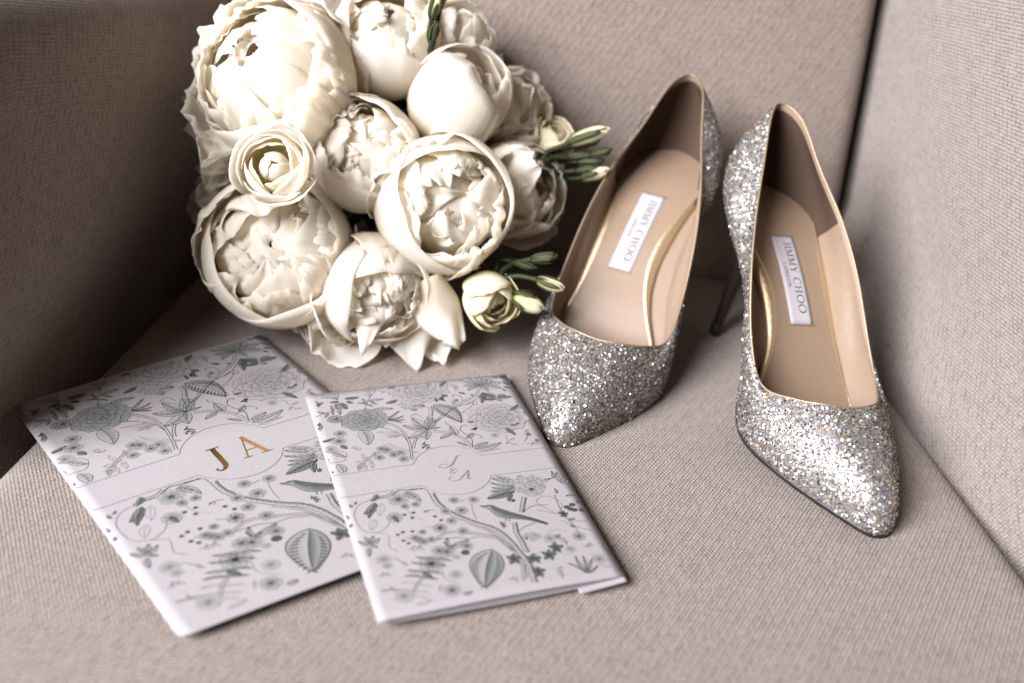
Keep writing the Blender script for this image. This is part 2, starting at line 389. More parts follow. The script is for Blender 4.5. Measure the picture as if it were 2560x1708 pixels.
def text_strokes(s, font, height, tracking=0.0):
    """returns list of (V2, F) and total length, baseline along +s"""
    out = []; x = 0
    for ch in s:
        strokes, adv = font[ch]
        for pts, w in strokes:
            pts = np.asarray(pts, float)*height; pts = pts + [x, 0]
            w = np.asarray(w, float)*height
            if len(pts) > 3 and not (font is SANS and ch == 'N'):
                if np.ndim(w): ww = np.interp(np.linspace(0, 1, (len(pts)-1)*4+1), np.linspace(0, 1, len(pts)), w)
                else: ww = w
                closed = np.allclose(pts[0], pts[-1]); 
                if not (font is SANS and ch in 'LD'): pts = catmull(pts, 4)
                else: ww = w
                out.append(ribbon(pts, ww))
            elif len(pts) > 2:
                for a, b in zip(pts[:-1], pts[1:]): out.append(ribbon([a, b], w))
            else:
                out.append(ribbon(pts, w))
        x += (adv + tracking)*height
    return out, x
# materials
def glitter_flake_mat():
    m, nt, b = new_mat('glitter flakes')
    at = node(nt, 'ShaderNodeAttribute'); at.attribute_name = 'tint'
    link(nt, at.outputs['Color'], b.inputs['Base Color'])
    b.inputs['Metallic'].default_value = .62; b.inputs['Roughness'].default_value = .38
    return m
def glitter_base_mat():
    m, nt, b = new_mat('glitter cloth')
    tc = node(nt, 'ShaderNodeTexCoord')
    vo = node(nt, 'ShaderNodeTexVoronoi'); vo.inputs['Scale'].default_value = 1500; link(nt, tc.outputs['Object'], vo.inputs['Vector'])
    cr = node(nt, 'ShaderNodeValToRGB'); e = cr.color_ramp.elements
    e[0].color = (.08, .08, .085, 1); e[1].color = (.36, .35, .34, 1)
    for p, c in ((.35, (.26, .27, .30, 1)), (.6, (.36, .28, .19, 1)), (.75, (.20, .21, .24, 1))): cr.color_ramp.elements.new(p).color = c
    s = node(nt, 'ShaderNodeSeparateColor'); link(nt, vo.outputs['Color'], s.inputs[0]); link(nt, s.outputs[0], cr.inputs[0])
    link(nt, cr.outputs[0], b.inputs['Base Color']); b.inputs['Metallic'].default_value = .5; b.inputs['Roughness'].default_value = .4
    bp = node(nt, 'ShaderNodeBump'); bp.inputs['Strength'].default_value = .8; bp.inputs['Distance'].default_value = .0004
    link(nt, s.outputs[1], bp.inputs['Height']); link(nt, bp.outputs[0], b.inputs['Normal'])
    return m
M_FLAKE = glitter_flake_mat(); M_GLIT = glitter_base_mat()
M_LINING = plain('tan kid lining', (.255, .182, .127), .5, bump=(420, .10), spec=.3)
M_INSOLE = plain('tan insole leather', (.252, .175, .118), .42, bump=(500, .10), spec=.35)
M_GRIP = plain('brown suede heel grip', (.07, .044, .03), .85, bump=(900, .5), spec=.15)
M_GOLD = plain('crinkled gold leather', (.60, .45, .28), .36, metal=.75, bump=(900, .5))
M_BIND = plain('gold topline binding', (.34, .25, .165), .42, metal=.5, bump=(600, .3))
M_SOLE = plain('dark sole edge', (.018, .014, .013), .5, bump=(300, .2))
M_HEEL = plain('bronze lacquered stiletto', (.016, .010, .008), .42, metal=.0, spec=.3)
M_RUBBER = plain('black heel rubber', (.012, .012, .012), .6)
M_LABEL = plain('white woven label', (.42, .395, .405), .85, bump=(1500, .2), spec=.05)
M_TEXT = plain('black lettering', (.015, .016, .02), .9, spec=.0)
M_STITCH = plain('brown stitching', (.12, .075, .05), .7)
def build_shoe(pose, mirror, label, seed):
    rng = np.random.default_rng(seed)
    root = empty('stiletto_pump', pose[:3], (pose[5], pose[4], pose[3]))
    describe(root, label, 'shoe', 'pair of silver glitter pumps')
    sg = -1 if mirror else 1
    def tf(P):
        P = np.asarray(P, float)*[1, sg, 1]/1000. - [.15, 0, 0]; return P
    def part(name, V, F, mat, parent=root, uvs=None, smooth=True, cols=None):
        if mirror: F = [tuple(f[::-1]) for f in F]
        return mesh(name, tf(V), F, mat, parent, smooth, uvs, cols)
    G, N = upper_grid(0.0, 22); m, n = G.shape[:2]
    F = [f[::-1] for f in grid_faces(n, m, True)]
    up = part('upper', G.reshape(-1, 3), F, M_GLIT)
    # real glitter: thousands of little hexagonal flakes lying at random tilts on the upper
    A = G; quads = np.stack([A[:-1], np.roll(A, -1, 1)[:-1], np.roll(A, -1, 1)[1:], A[1:]], 2).reshape(-1, 4, 3)
    nq = np.stack([N[:-1], np.roll(N, -1, 1)[:-1], np.roll(N, -1, 1)[1:], N[1:]], 2).reshape(-1, 4, 3)
    ar = .5*np.linalg.norm(np.cross(quads[:, 2]-quads[:, 0], quads[:, 3]-quads[:, 1]), axis=1)
    K = 26000
    qi = rng.choice(len(ar), K, p=ar/ar.sum()); a, b = rng.random((2, K, 1))
    bil = lambda Q: (1-a)*(1-b)*Q[qi, 0] + a*(1-b)*Q[qi, 1] + a*b*Q[qi, 2] + (1-a)*b*Q[qi, 3]
    P = bil(quads); nn = bil(nq) + rng.normal(0, .36, (K, 3)); nn /= np.linalg.norm(nn, axis=1)[:, None]
    size = np.clip(rng.lognormal(math.log(.49), .32, K), .22, .95)
    P = P + bil(nq)*(.12 + .35*rng.random((K, 1)))
    t1 = np.cross(nn, rng.normal(0, 1, (K, 3))); t1 /= np.linalg.norm(t1, axis=1)[:, None]; t2 = np.cross(nn, t1)
    ang = np.arange(6)*math.pi/3
    HV = P[:, None] + size[:, None, None]*(np.cos(ang)[None, :, None]*t1[:, None] + np.sin(ang)[None, :, None]*t2[:, None])
    pal = np.array([(.42,.40,.38),(.29,.29,.31),(.60,.57,.53),(.52,.38,.23),(.44,.31,.19),(.78,.73,.66),(.08,.07,.07),(.22,.16,.11)])
    pick = rng.choice(8, K, p=[.30,.19,.14,.12,.07,.08,.06,.04])
    colr = np.c_[pal[pick]*rng.uniform(.68, .98, (K, 1)), np.ones(K)]
    fl = part('glitter_flakes', HV.reshape(-1, 3), np.arange(K*6).reshape(K, 6), M_FLAKE, up, smooth=False, cols=np.repeat(colr, 6, 0))
    fl['kind'] = 'stuff'
    # lining, 1.4 mm inside the upper
    G2, N2 = upper_grid(-1.4, 22)
    G2[-1] = TO - [0, 0, .2]
    part('lining', G2.reshape(-1, 3), grid_faces(n, m, True), M_LINING)
    # heel grip: the darker suede patch lining the heel
    G3, _ = upper_grid(-1.9, 22); V = []; F = []
    rows_j = list(range(1, 21)); half = n//2
    for j in rows_j:
        lim = 36 + 16*j/21; ends = []
        for sgn in (1, -1):
            k = next(k for k in range(1, half) if G3[j, (sgn*k) % n, 0] > lim)
            x0, x1 = G3[j, (sgn*(k-1)) % n, 0], G3[j, (sgn*k) % n, 0]; ends.append(k - 1 + (lim - x0)/(x1 - x0))
        for t in np.linspace(-1, 1, 47):
            q = ends[0]*t if t > 0 else ends[1]*t; i0 = math.floor(q); fr_ = q - i0
            V.append(G3[j, i0 % n]*(1 - fr_) + G3[j, (i0 + 1) % n]*fr_)
    F = grid_faces(47, len(rows_j)); part('heel_grip', V, F, M_GRIP)
    # topline binding
    V, F = tube(TO + [0, 0, .2], .6, 7, True); part('topline_binding', V, F, M_BIND)
    # footbed under the pad (lining leather), then padded insole with a gold bevelled edge
    def bed(fa, fb, z, x0, x1, nx, ny):
        V = []
        for x in np.linspace(x0, x1, nx):
            l, r_ = fa(x), fb(x)
            for t in np.linspace(0, 1, ny): V.append((x, l + (r_ - l)*t, sole_z(x) + z))
        return V, grid_faces(ny, nx)
    fo = np.array(catmull([(x, y) for x, y in FEA], 16, True)); k = 11*16
    YL = lambda x: float(np.interp(x, fo[:k, 0], fo[:k, 1])); YM = lambda x: float(np.interp(x, fo[k:, 0][::-1], fo[k:, 1][::-1]))
    V, F = bed(lambda x: YM(x)*1.0, lambda x: YL(x)*1.0, 1.0, 0, 203, 70, 9)
    part('footbed', V, [f[::-1] for f in F], M_LINING)
    V, F = bed(PAD_M, PAD_L, PAD_H, -13, 152, 90, 13)
    ins = part('insole', V, [f[::-1] for f in F], M_INSOLE)
    for fa, fb in ((PAD_M, RIM_M), (PAD_L, RIM_L)):
        V = []; xs = np.linspace(-13, 152, 90)
        for x in xs:
            a0, b0 = fa(x), fb(x); z = sole_z(x)
            for t, dz in ((0, PAD_H), (.12, PAD_H + .25), (.45, PAD_H - .3), (.8, PAD_H - 1.6), (1.0, PAD_H - 3.4), (1.01, .8)): V.append((x, a0 + (b0 - a0)*t, z + dz))
        F = grid_faces(6, len(xs))
        if fa is PAD_M: F = [f[::-1] for f in F]
        F = F if fa is PAD_L else F
        part('insole_edge', V, F, M_GOLD)
    # white label with lettering, on the insole
    lab = np.array([(40.2,-5.8),(40.2,8.1),(81.5,13.2),(81.5,-.7)])      # heel-low, heel-high, toe-high, toe-low
    if mirror: lab = np.array([(40.2,-8.1),(40.2,5.8),(81.5,.7),(81.5,-13.2)])
    def lp(s, t, dz):
        p = (1-s)*(1-t)*lab[0] + (1-s)*t*lab[1] + s*t*lab[2] + s*(1-t)*lab[3]
        return (p[0], p[1], sole_z(p[0]) + PAD_H + dz)
    def true_part(name, V, F, mat, parent):                             # not mirrored: writing reads the right way
        return mesh(name, np.asarray(V, float)/1000. - [.15, 0, 0], F, mat, parent, True)
    V = [lp(s, t, .35) for s in np.linspace(0, 1, 25) for t in np.linspace(0, 1, 7)]
    lo = true_part('label', V, [f[::-1] for f in grid_faces(7, 25)], M_LABEL, root); solidify(lo, .00025)
    LEN, WID = 52.0, 14.3
    for s, font, hgt, s0, s1, t0, name in (('JIMMY CHOO', GLYPH, 4.6, .07, .90, .47, 'lettering'), ('LONDON', SANS, 1.9, .345, .625, .20, 'lettering')):
        st, L = text_strokes(s, font, hgt, .10 if font is SANS else .06)
        acc = Acc(); sc = (s1 - s0)/L
        for V2, F2 in st: acc.add([lp(s0 + p[0]*sc, t0 + p[1]/WID, .47) for p in V2], F2)
        true_part(name, acc.V, acc.F, M_TEXT, lo)
    acc = Acc()
    for s in (-.012, 1.012):
        for k in range(11):
            t = -.03 + 1.06*k/10
            V2, F2 = tube([lp(s, t, .25), lp(s, t + .035, .5), lp(s, t + .07, .25)], .17, 5); acc.add(V2, F2)
    o = true_part('stitching', acc.V, acc.F, M_STITCH, lo)
    # outsole edge
    c = FE.copy(); ctr = c.mean(0); tang = np.roll(c, -1, 0) - np.roll(c, 1, 0); nr = np.c_[tang[:, 1], -tang[:, 0]]; nr /= np.linalg.norm(nr, axis=1)[:, None]
    if (nr*(c[:, :2] - ctr[:2])).sum() < 0: nr = -nr
    o1 = c.copy(); o1[:, :2] += nr*.5; o1[:, 2] += .2; o2 = c.copy(); o2[:, :2] += nr*.3; o2[:, 2] -= 2.2; i2 = c.copy(); i2[:, :2] -= nr*3.0; i2[:, 2] -= 2.6; i1 = c.copy(); i1[:, :2] -= nr*1.5; i1[:, 2] += .2
    V = np.vstack([i1, o1, o2, i2]); F = [f[::-1] for f in grid_faces(n, 4, True)]
    sole = part('outsole', V, F, M_SOLE)
    V, F = bed(lambda x: YM(x)*.93, lambda x: YL(x)*.93, -2.4, 0, 205, 60, 7); part('sole_leather', V, F, M_SOLE, sole)
    # stiletto heel
    V = []; kk = 20; hz = 84.0
    prof = [(0, 18, 19, 22.5), (.05, 17, 17.5, 20), (.11, 15.5, 14.5, 15.5), (.19, 13.5, 11, 11), (.29, 12.8, 8.2, 8), (.42, 12.8, 5.6, 5.4), (.58, 13.6, 4.4, 4.3), (.78, 15.2, 3.7, 3.6), (.96, 17, 3.5, 3.4)]
    for tt, cx_, ax, ay in prof:
        for q in range(kk):
            an = 2*math.pi*q/kk; x = cx_ + ax*math.cos(an); y = ay*math.sin(an) - 5.0*tt*tt
            z0 = sole_z(max(x, -1)) - 2.3
            V.append((x, y, z0*(1 - tt) if tt < .2 else (1 - tt)*(z0*max(0, .4 - tt)/.4 + (hz - 4)*min(1, tt/.4))))
    hl = part('heel', V, grid_faces(kk, len(prof), True) , M_HEEL)
    V = []
    for z, rr in ((5.6, 3.5), (5.2, 3.8), (-1.4, 4.0), (-2.0, 3.7)):
        for q in range(kk): an = 2*math.pi*q/kk; V.append((17.2 + rr*math.cos(an), rr*.95*math.sin(an) - 4.8, z))
    part('heel_tip', V, grid_faces(kk, 4, True) + [tuple(3*kk + q for q in range(kk))], M_RUBBER, hl)
    return root
build_shoe(POSE_R, False, 'silver glitter stiletto pump beside the pale right armrest, set nearer the camera', 11)
build_shoe(POSE_L, True, 'silver glitter stiletto pump standing nearer the bouquet, toe by the folded card', 23)
# ------------------------------------------------------------------ bouquet
HUB = Vector((-.062, .612, .075))                      # where the stems come together, behind the blooms
bouquet = empty('bouquet', (-.075, .56, 0.0))
describe(bouquet, 'round bouquet of ivory peonies and small white roses lying on the seat', 'bouquet')
def frame(n):
    n = Vector(n).normalized(); ex = Vector((1, 0, 0)); ex = (ex - n*ex.dot(n)).normalized(); ey = n.cross(ex)
    return ex, ey, n
def facing(r, u, f):                                   # right, up and towards the front of the chair
    return Vector((r, u*.5 - f*.87, u*.87 + f*.5)).normalized()
def petal_points(R, phi0, W, th, rng, flare=0., ruf=.02, notch=.0, spiral=.03, zs=1., cup=0., nu=12, nv=12, roll=0., lean=0.):
    """one cupped petal on a bloom of radius R; axis +z; th = polar angle reached by its tip"""
    V = []; U = []; s1 = rng.uniform(0, 100); bot = math.pi*.95
    for j in range(nv + 1):
        v = j/nv
        for i in range(nu + 1):
            s = -1 + 2*i/nu
            e = 1 - .20*abs(s)**2.4 - .05*noise.noise(Vector((s*1.3, s1, 1))) - notch*max(0, noise.noise(Vector((s*4.5, s1, 5))) + .1)
            t = v*e
            tha = bot - t*(bot - th)
            w = W*(.55 + .45*min(1, t*2.0))
            if tha < .5: w *= 1.0 + .4*(.5 - tha)
            ph = phi0 + s*w + .04*noise.noise(Vector((s*2, t*2, s1 + 9)))
            g = max(0, (t - .62)/.38); g = g*g*(3 - 2*g)
            k = max(0, (t - .35)/.65)
            r = R*(1 + flare*g + spiral*s + cup*(1 - s*s)*g + ruf*k*k*2.2*noise.noise(Vector((s*3.4, t*1.6, s1))) + (.5 if W < .9 else .25)*ruf*k*noise.noise(Vector((s*(8.5 if W < .9 else 6.0), t*2.5, s1 + 30))) + .02*noise.noise(Vector((s*1.5, t*2.2, s1 + 60))))
            z = r*math.cos(tha)*zs
            V.append(Vector((r*math.sin(tha)*math.cos(ph), r*math.sin(tha)*math.sin(ph), z)))
            U.append((s*.5 + .5, t))
    if roll:                                           # lean the whole petal about its own foot
        c = Vector((0, 0, -R*zs)); ax = Vector((-math.sin(phi0), math.cos(phi0), 0)); q = Matrix.Rotation(roll, 3, ax)
        V = [q @ (p - c) + c for p in V]
    if lean:
        la = rng.uniform(0, 6.28); q = Matrix.Rotation(lean, 3, Vector((math.cos(la), math.sin(la), 0))); V = [q @ p for p in V]
    return V, U, grid_faces(nu + 1, nv + 1)
def add_petal(bloom, name, fr, mat, th_mm=.2, shift=(0, 0, 0), **kw):
    V, U, F = petal_points(**kw)
    ex, ey, n = fr; sh = Vector(shift)
    V = [ex*(p.x + sh.x) + ey*(p.y + sh.y) + n*(p.z + sh.z) for p in V]
    o = mesh(name, V, F, mat, bloom, True, U); solidify(o, th_mm/1000.)
    return o
def to_hub(c, n, R, bloom, mat=None, r=.0019):
    a = -Vector(n).normalized()*R*.9; b = HUB - Vector(c)
    path = catmull([a, a*1.25 + b*.06, a*.6 + b*.55, b], 5)
    V, F = tube(path, r, 6); mesh('stem', V, F, M_LEAF, bloom)
def bloom_root(name, c, lab):
    o = empty(name, c); o.parent = bouquet; o.matrix_parent_inverse = bouquet.matrix_basis.inverted()
    if lab: o['label'] = lab
    return o
def peony(c, R, face, seed, th=46, n_out=5, layers=((.93, 50, 6), (.86, 38, 6), (.80, 26, 5), (.73, 14, 4), (.66, 5, 3)), guards=(), ruf_out=.025, skip=None, lab=None, W_out=.95, ruf_in=.065, flare=.03, heart=8):
    rng = random.Random(seed); root = bloom_root('peony', c, lab); fr = frame(face)
    for phi, tg, W, rs, ruf, fl in guards:
        add_petal(root, 'petal', fr, M_PETAL, R=R*rs, phi0=math.radians(phi), W=W, th=math.radians(tg), rng=rng, flare=fl, ruf=ruf, notch=.06, spiral=rng.uniform(-.03, .03), nu=20, nv=14)
    off = rng.uniform(0, 6.28)
    for k in range(n_out):
        phi = off + 2*math.pi*k/n_out + rng.uniform(-.12, .12)
        if skip and any(abs((math.degrees(phi) - a + 180) % 360 - 180) < b for a, b in skip): continue
        add_petal(root, 'petal', fr, M_PETAL, R=R*(1 - .03*(k % 2) - .012*k/n_out), phi0=phi, W=W_out*rng.uniform(.9, 1.1), th=math.radians(th + rng.uniform(-7, 7)), rng=rng, flare=flare*rng.uniform(-.6, 1.3), ruf=ruf_out*.8, notch=.012, spiral=.028, nu=22, nv=14)
    for rs, t, cnt in layers:
        o2 = rng.uniform(0, 6.28)
        for k in range(cnt):
            phi = o2 + 2*math.pi*k/cnt + rng.uniform(-.3, .3); tt = t + rng.uniform(-9, 7)
            add_petal(root, 'inner_petal', fr, M_INNER, .25, R=R*rs*rng.uniform(.93, 1.06), phi0=phi, W=rng.uniform(.50, .78)*(1.0 if t > 28 else 1.35), th=math.radians(max(4, tt)), rng=rng,
                      flare=rng.uniform(-.10, .12), ruf=ruf_in*rng.uniform(.6, 1.25), notch=rng.uniform(.02, .16), spiral=rng.uniform(-.09, .09), nu=20, nv=11, roll=rng.uniform(-.09, .09), lean=rng.uniform(.05, .14) if t > 28 else rng.uniform(.12, .38),
                      shift=(rng.uniform(-.04, .04)*R, rng.uniform(-.04, .04)*R, rng.uniform(-.05, .05)*R))
    for k in range(3):
        add_petal(root, 'inner_petal', fr, M_INNER, .25, R=R*.60, phi0=off + 2.09*k, W=1.3, th=math.radians(3), rng=rng, lean=.45, flare=.05, ruf=.05, notch=.05, spiral=.05, nu=12, nv=10)
    for k in range(heart):
        a = rng.uniform(0, 6.28); q = R*.20*rng.random()**.5
        add_petal(root, 'inner_petal', fr, M_INNER, .25, R=R*rng.uniform(.30, .46), phi0=a + rng.uniform(-.6, .6), W=rng.uniform(.6, 1.0), th=math.radians(rng.uniform(8, 42)), rng=rng, flare=rng.uniform(-.05, .2), ruf=.13, notch=.10, spiral=rng.uniform(-.1, .1), nu=18, nv=10,
                  shift=(q*math.cos(a), q*math.sin(a), R*rng.uniform(.16, .30)), lean=rng.uniform(0, .5))
    to_hub(c, face, R, root)
    return root
def rose(c, R, face, seed, shells, mat, zs=1.1, lab=None, name='rose', ruf=.03):
    rng = random.Random(seed); root = bloom_root(name, c, lab); fr = frame(face); off = rng.uniform(0, 6.28)
    for q, (rs, t, cnt, W, fl, *m2) in enumerate(shells):
        off += 1.1
        for k in range(cnt):
            add_petal(root, 'petal', fr, m2[0] if m2 else mat, .3, R=R*rs, phi0=off + 2*math.pi*k/cnt + rng.uniform(-.15, .15), W=W, th=math.radians(t + rng.uniform(-4, 4)), rng=rng, flare=fl, ruf=ruf, notch=.03, spiral=.06, zs=zs, nu=12, nv=12)
    to_hub(c, face, R*zs, root, r=.0013)
    return root
B = {}
# big open peony at the upper left of the bunch
B['b1'] = peony((-.143, .545, .139), .0455, facing(-.33, .16, .93), 4, th=54, n_out=5, skip=((168, 58),), W_out=1.15, ruf_out=.014,
      layers=((.95, 58, 7), (.88, 46, 7), (.82, 34, 6), (.77, 22, 5), (.72, 10, 3)),
      guards=((95, 84, .5, 1.05, .10, .10), (130, 92, .55, 1.10, .12, .16), (160, 97, .55, 1.10, .12, .18), (190, 96, .55, 1.12, .12, .18), (222, 94, .6, 1.12, .10, .16), (145, 70, .5, 1.0, .12, .1), (178, 74, .5, 1.0, .12, .12), (208, 70, .5, 1.02, .10, .1), (115, 66, .5, .98, .10, .05)), lab='largest peony, wide open with frilled left side')
peony((-.087, .582, .157), .0335, facing(.08, .34, .90), 8, th=38, n_out=4, layers=((.92, 42, 6), (.86, 30, 5), (.78, 18, 4), (.7, 6, 3)), ruf_out=.03, W_out=1.15)
rose((-.043, .565, .132), .0285, facing(.52, .52, .62), 15, ((1.04, 36, 2, 1.25, .05), (1.0, 27, 3, 1.15, .0), (.9, 24, 3, 1.1, 0), (.7, 20, 3, 1.1, 0)), M_PETAL, 1.12, 'peony bud still closed, seen from the side', 'peony')
peony((-.092, .53, .106), .0325, facing(-.03, .12, .99), 21, th=45, n_out=4, W_out=1.15, layers=((.92, 46, 6), (.84, 34, 5), (.77, 22, 5), (.7, 8, 3)), ruf_out=.022)
peony((-.045, .52, .085), .0395, facing(.26, -.06, .96), 33, th=47, n_out=4, layers=((.93, 50, 7), (.85, 41, 6), (.77, 30, 6), (.70, 18, 5), (.62, 6, 3)), ruf_out=0.014, W_out=1.25)
peony((-.135, .505, .054), .0445, facing(.06, .02, 1.0), 47, th=55, n_out=4, layers=((.95, 57, 7), (.88, 45, 6), (.82, 33, 6), (.76, 20, 5), (.70, 7, 3)), ruf_out=0.014, W_out=1.25)
B['b8'] = peony((-.079, .495, .039), .0310, facing(.45, -.42, .78), 57, th=44, n_out=4, W_out=1.15, layers=((.92, 44, 6), (.84, 31, 5), (.75, 18, 4), (.66, 6, 3)), ruf_out=.03, guards=((-40, 66, .55, 1.10, .05, .1), (200, 70, .7, 1.1, .03, .12)))
B['b9'] = peony((-.006, .560, .081), .0300, facing(.62, .1, .78), 66, th=50, n_out=5, heart=1, layers=((.92, 50, 5), (.84, 36, 5), (.75, 20, 4)), guards=((110, 70, .6, 1.12, .05, .14), (40, 72, .5, 1.1, .05, .1), (-50, 74, .6, 1.1, .05, .1)))
B['b10'] = peony((-.012, .594, .118), .0270, facing(.75, .25, .6), 71, th=58, n_out=4, heart=1, layers=((.9, 50, 5), (.8, 28, 4)), guards=((60, 80, .55, 1.15, .07, .15), (-30, 82, .6, 1.15, .06, .15)))
B['b12'] = peony((-.050, .602, .156), .0265, facing(.45, .55, .6), 77, th=62, n_out=4, heart=1, layers=((.92, 60, 5), (.84, 42, 5), (.75, 22, 4)), ruf_out=.08, guards=((10, 88, .5, 1.2, .1, .15), (50, 86, .5, 1.15, .1, .15)))
B['bl'] = peony((-.178, .552, .064), .0240, facing(-.70, .0, .7), 83, th=62, n_out=4, heart=1, layers=((.92, 60, 5), (.8, 36, 4)), ruf_out=.06, guards=((170, 85, .6, 1.2, .07, .2), (110, 80, .5, 1.15, .07, .15)))
peony((-.140, .512, .020), .0205, facing(-.25, -.75, .6), 91, th=60, n_out=5, heart=1, layers=((.92, 62, 6), (.84, 44, 5), (.75, 24, 4)), ruf_out=.08, ruf_in=.11)
B['b11'] = peony((-.058, .506, .024), .0185, facing(.12, -.72, .68), 97, th=66, n_out=4, heart=1, layers=((.8, 50, 4),), ruf_out=.03, flare=.12, lab='lowest peony with pointed petals hanging to the seat')
B['cup'] = peony((-.105, .492, .021), .0200, facing(-.12, -.6, .78), 103, th=64, n_out=4, heart=1, layers=((.75, 48, 4),), ruf_out=.03)
rose((-.127, .474, .1155), .0168, facing(.02, .12, 1.0), 5, ((1.14, 68, 3, 1.0, .16), (1.04, 58, 4, .95, .10), (.92, 50, 4, .95, .05), (.78, 44, 4, .95, 0, M_GREENISH), (.46, 4, 3, 1.25, 0)), M_PETAL, .9, 'small open white rose with a round heart')
rose((-.0146, .498, .0385), .0150, facing(.42, -.50, .72), 6, ((1.06, 50, 3, .95, .10), (.95, 36, 4, 1.0, .04), (.78, 26, 3, 1.0, 0), (.58, 16, 3, 1.1, 0), (.36, 5, 3, 1.2, 0)), M_GREENISH, 1.15, 'small cream green rose at the lower right')
rose((.013, .588, .104), .0130, facing(.35, .6, .6), 7, ((1.06, 54, 3, .95, .12), (.9, 40, 4, 1.0, .04), (.66, 26, 3, 1.0, 0), (.4, 8, 3, 1.1, 0)), M_GREENISH, 1.1, 'pale rose peeking out behind the buds')
# single loose petals that hang open from the blooms: foot, tip, width, curl of the sides, side the inner face looks to
def open_petal(bloom, foot, tip, width, look, cup, curl, seed, tipw=.35, mat=None, ruf=.0022):
    foot, tip = Vector(foot), Vector(tip); d = tip - foot; L = d.length; t = d/L
    n = Vector(look); n = (n - t*n.dot(t)).normalized(); s_ = t.cross(n); V = []; U = []
    nu, nv = 14, 14
    for j in range(nv + 1):
        v = j/nv
        w = width*.5*(math.sin(math.pi*min(1, v*.62 + .10))**.8)*(1 - .85*(1 - tipw)*max(0, (v - .45)/.55)**1.5)
        for i in range(nu + 1):
            s = -1 + 2*i/nu
            e = v*(1 - (1 - tipw)*.42*abs(s)**1.7 - .07*noise.noise(Vector((s*2.2, seed*3.1, 2))) - .03*noise.noise(Vector((s*7, seed*5.1, 4))))
            off = cup*(s*s - .3)*math.sin(math.pi*min(1, .15 + v*.7)) + curl*(v**2.2) - .10*L*math.sin(math.pi*v)
            off += ruf*v*noise.noise(Vector((s*2.4, v*2.2, seed*7.7)))*2 + ruf*v*v*noise.noise(Vector((s*6, v*3, seed*3.7)))
            V.append(foot + t*(L*e) + s_*(s*w*(1 - .12*abs(cup)/width*s*s*8)) + n*off - Vector(bloom.location)); U.append((s*.5 + .5, .25 + .75*e))
    o = mesh('petal', V, grid_faces(nu + 1, nv + 1), mat or M_PETAL, bloom, True, U); solidify(o, .00035); return o
open_petal(B['b11'], (-0.0649, 0.494, 0.0392), (-0.051, 0.472, 0.0031), 0.046, (0.1, -0.8, 0.6), -0.008, -0.006, 1, 0.3)
open_petal(B['cup'], (-0.0894, 0.505, 0.0246), (-0.1022, 0.475, 0.0005), 0.056, (0.25, -0.75, 0.6), 0.012, 0.006, 2, 0.75)
open_petal(B['b11'], (-0.0473, 0.494, 0.0521), (-0.0263, 0.476, 0.0189), 0.040, (0.4, -0.7, 0.6), -0.010, -0.006, 3, 0.5)
open_petal(B['b11'], (-0.0531, 0.512, 0.0245), (-0.0372, 0.478, 0.0088), 0.042, (0.2, -0.7, 0.6), 0.004, -0.006, 14, 0.3)
open_petal(B['b8'], (-0.0794, 0.488, 0.0718), (-0.0807, 0.462, 0.0181), 0.044, (-0.1, -0.8, 0.6), -0.009, -0.004, 4, 0.3)
open_petal(B['b8'], (-0.0724, 0.492, 0.0331), (-0.0705, 0.474, 0.0177), 0.026, (0.1, -0.8, 0.6), 0.004, -0.004, 15, 0.5)
open_petal(B['b9'], (-0.0303, 0.557, 0.0786), (0.0071, 0.535, 0.1111), 0.038, (0.3, -0.8, 0.5), -0.006, 0.004, 5, 0.75)
open_petal(B['b9'], (-0.0295, 0.552, 0.0705), (0.0076, 0.538, 0.0735), 0.036, (0.3, -0.8, 0.5), 0.006, 0.004, 6, 0.8)
open_petal(B['b9'], (-0.0209, 0.575, 0.0828), (0.0192, 0.56, 0.0614), 0.036, (0.3, -0.8, 0.4), -0.005, -0.002, 16, 0.9)
open_petal(B['b10'], (-0.0277, 0.605, 0.1001), (-0.0004, 0.583, 0.1401), 0.036, (0.2, -0.8, 0.5), 0.005, 0.006, 7, 0.5)
open_petal(B['b10'], (-0.0275, 0.602, 0.1011), (0.0039, 0.583, 0.1176), 0.034, (0.3, -0.8, 0.4), -0.006, -0.002, 8, 0.8)
open_petal(B['b12'], (-0.0542, 0.612, 0.1434), (-0.0305, 0.595, 0.1556), 0.024, (0.2, -0.8, 0.5), 0.003, 0.003, 9, 0.6)
open_petal(B['b12'], (-0.0567, 0.612, 0.1457), (-0.0417, 0.597, 0.1634), 0.022, (0.2, -0.8, 0.5), 0.003, 0.003, 10, 0.6)
open_petal(B['b1'], (-0.1695, 0.53, 0.1118), (-0.1768, 0.512, 0.0955), 0.03, (-0.2, -0.8, 0.5), 0.005, 0.005, 11, 0.2)
open_petal(B['bl'], (-0.1696, 0.545, 0.0729), (-0.1885, 0.53, 0.0667), 0.026, (-0.1, -0.9, 0.4), 0.005, 0.006, 12, 0.7)
open_petal(B['bl'], (-0.1739, 0.54, 0.0916), (-0.179, 0.53, 0.0754), 0.022, (-0.2, -0.9, 0.4), 0.003, 0.004, 13, 0.5)
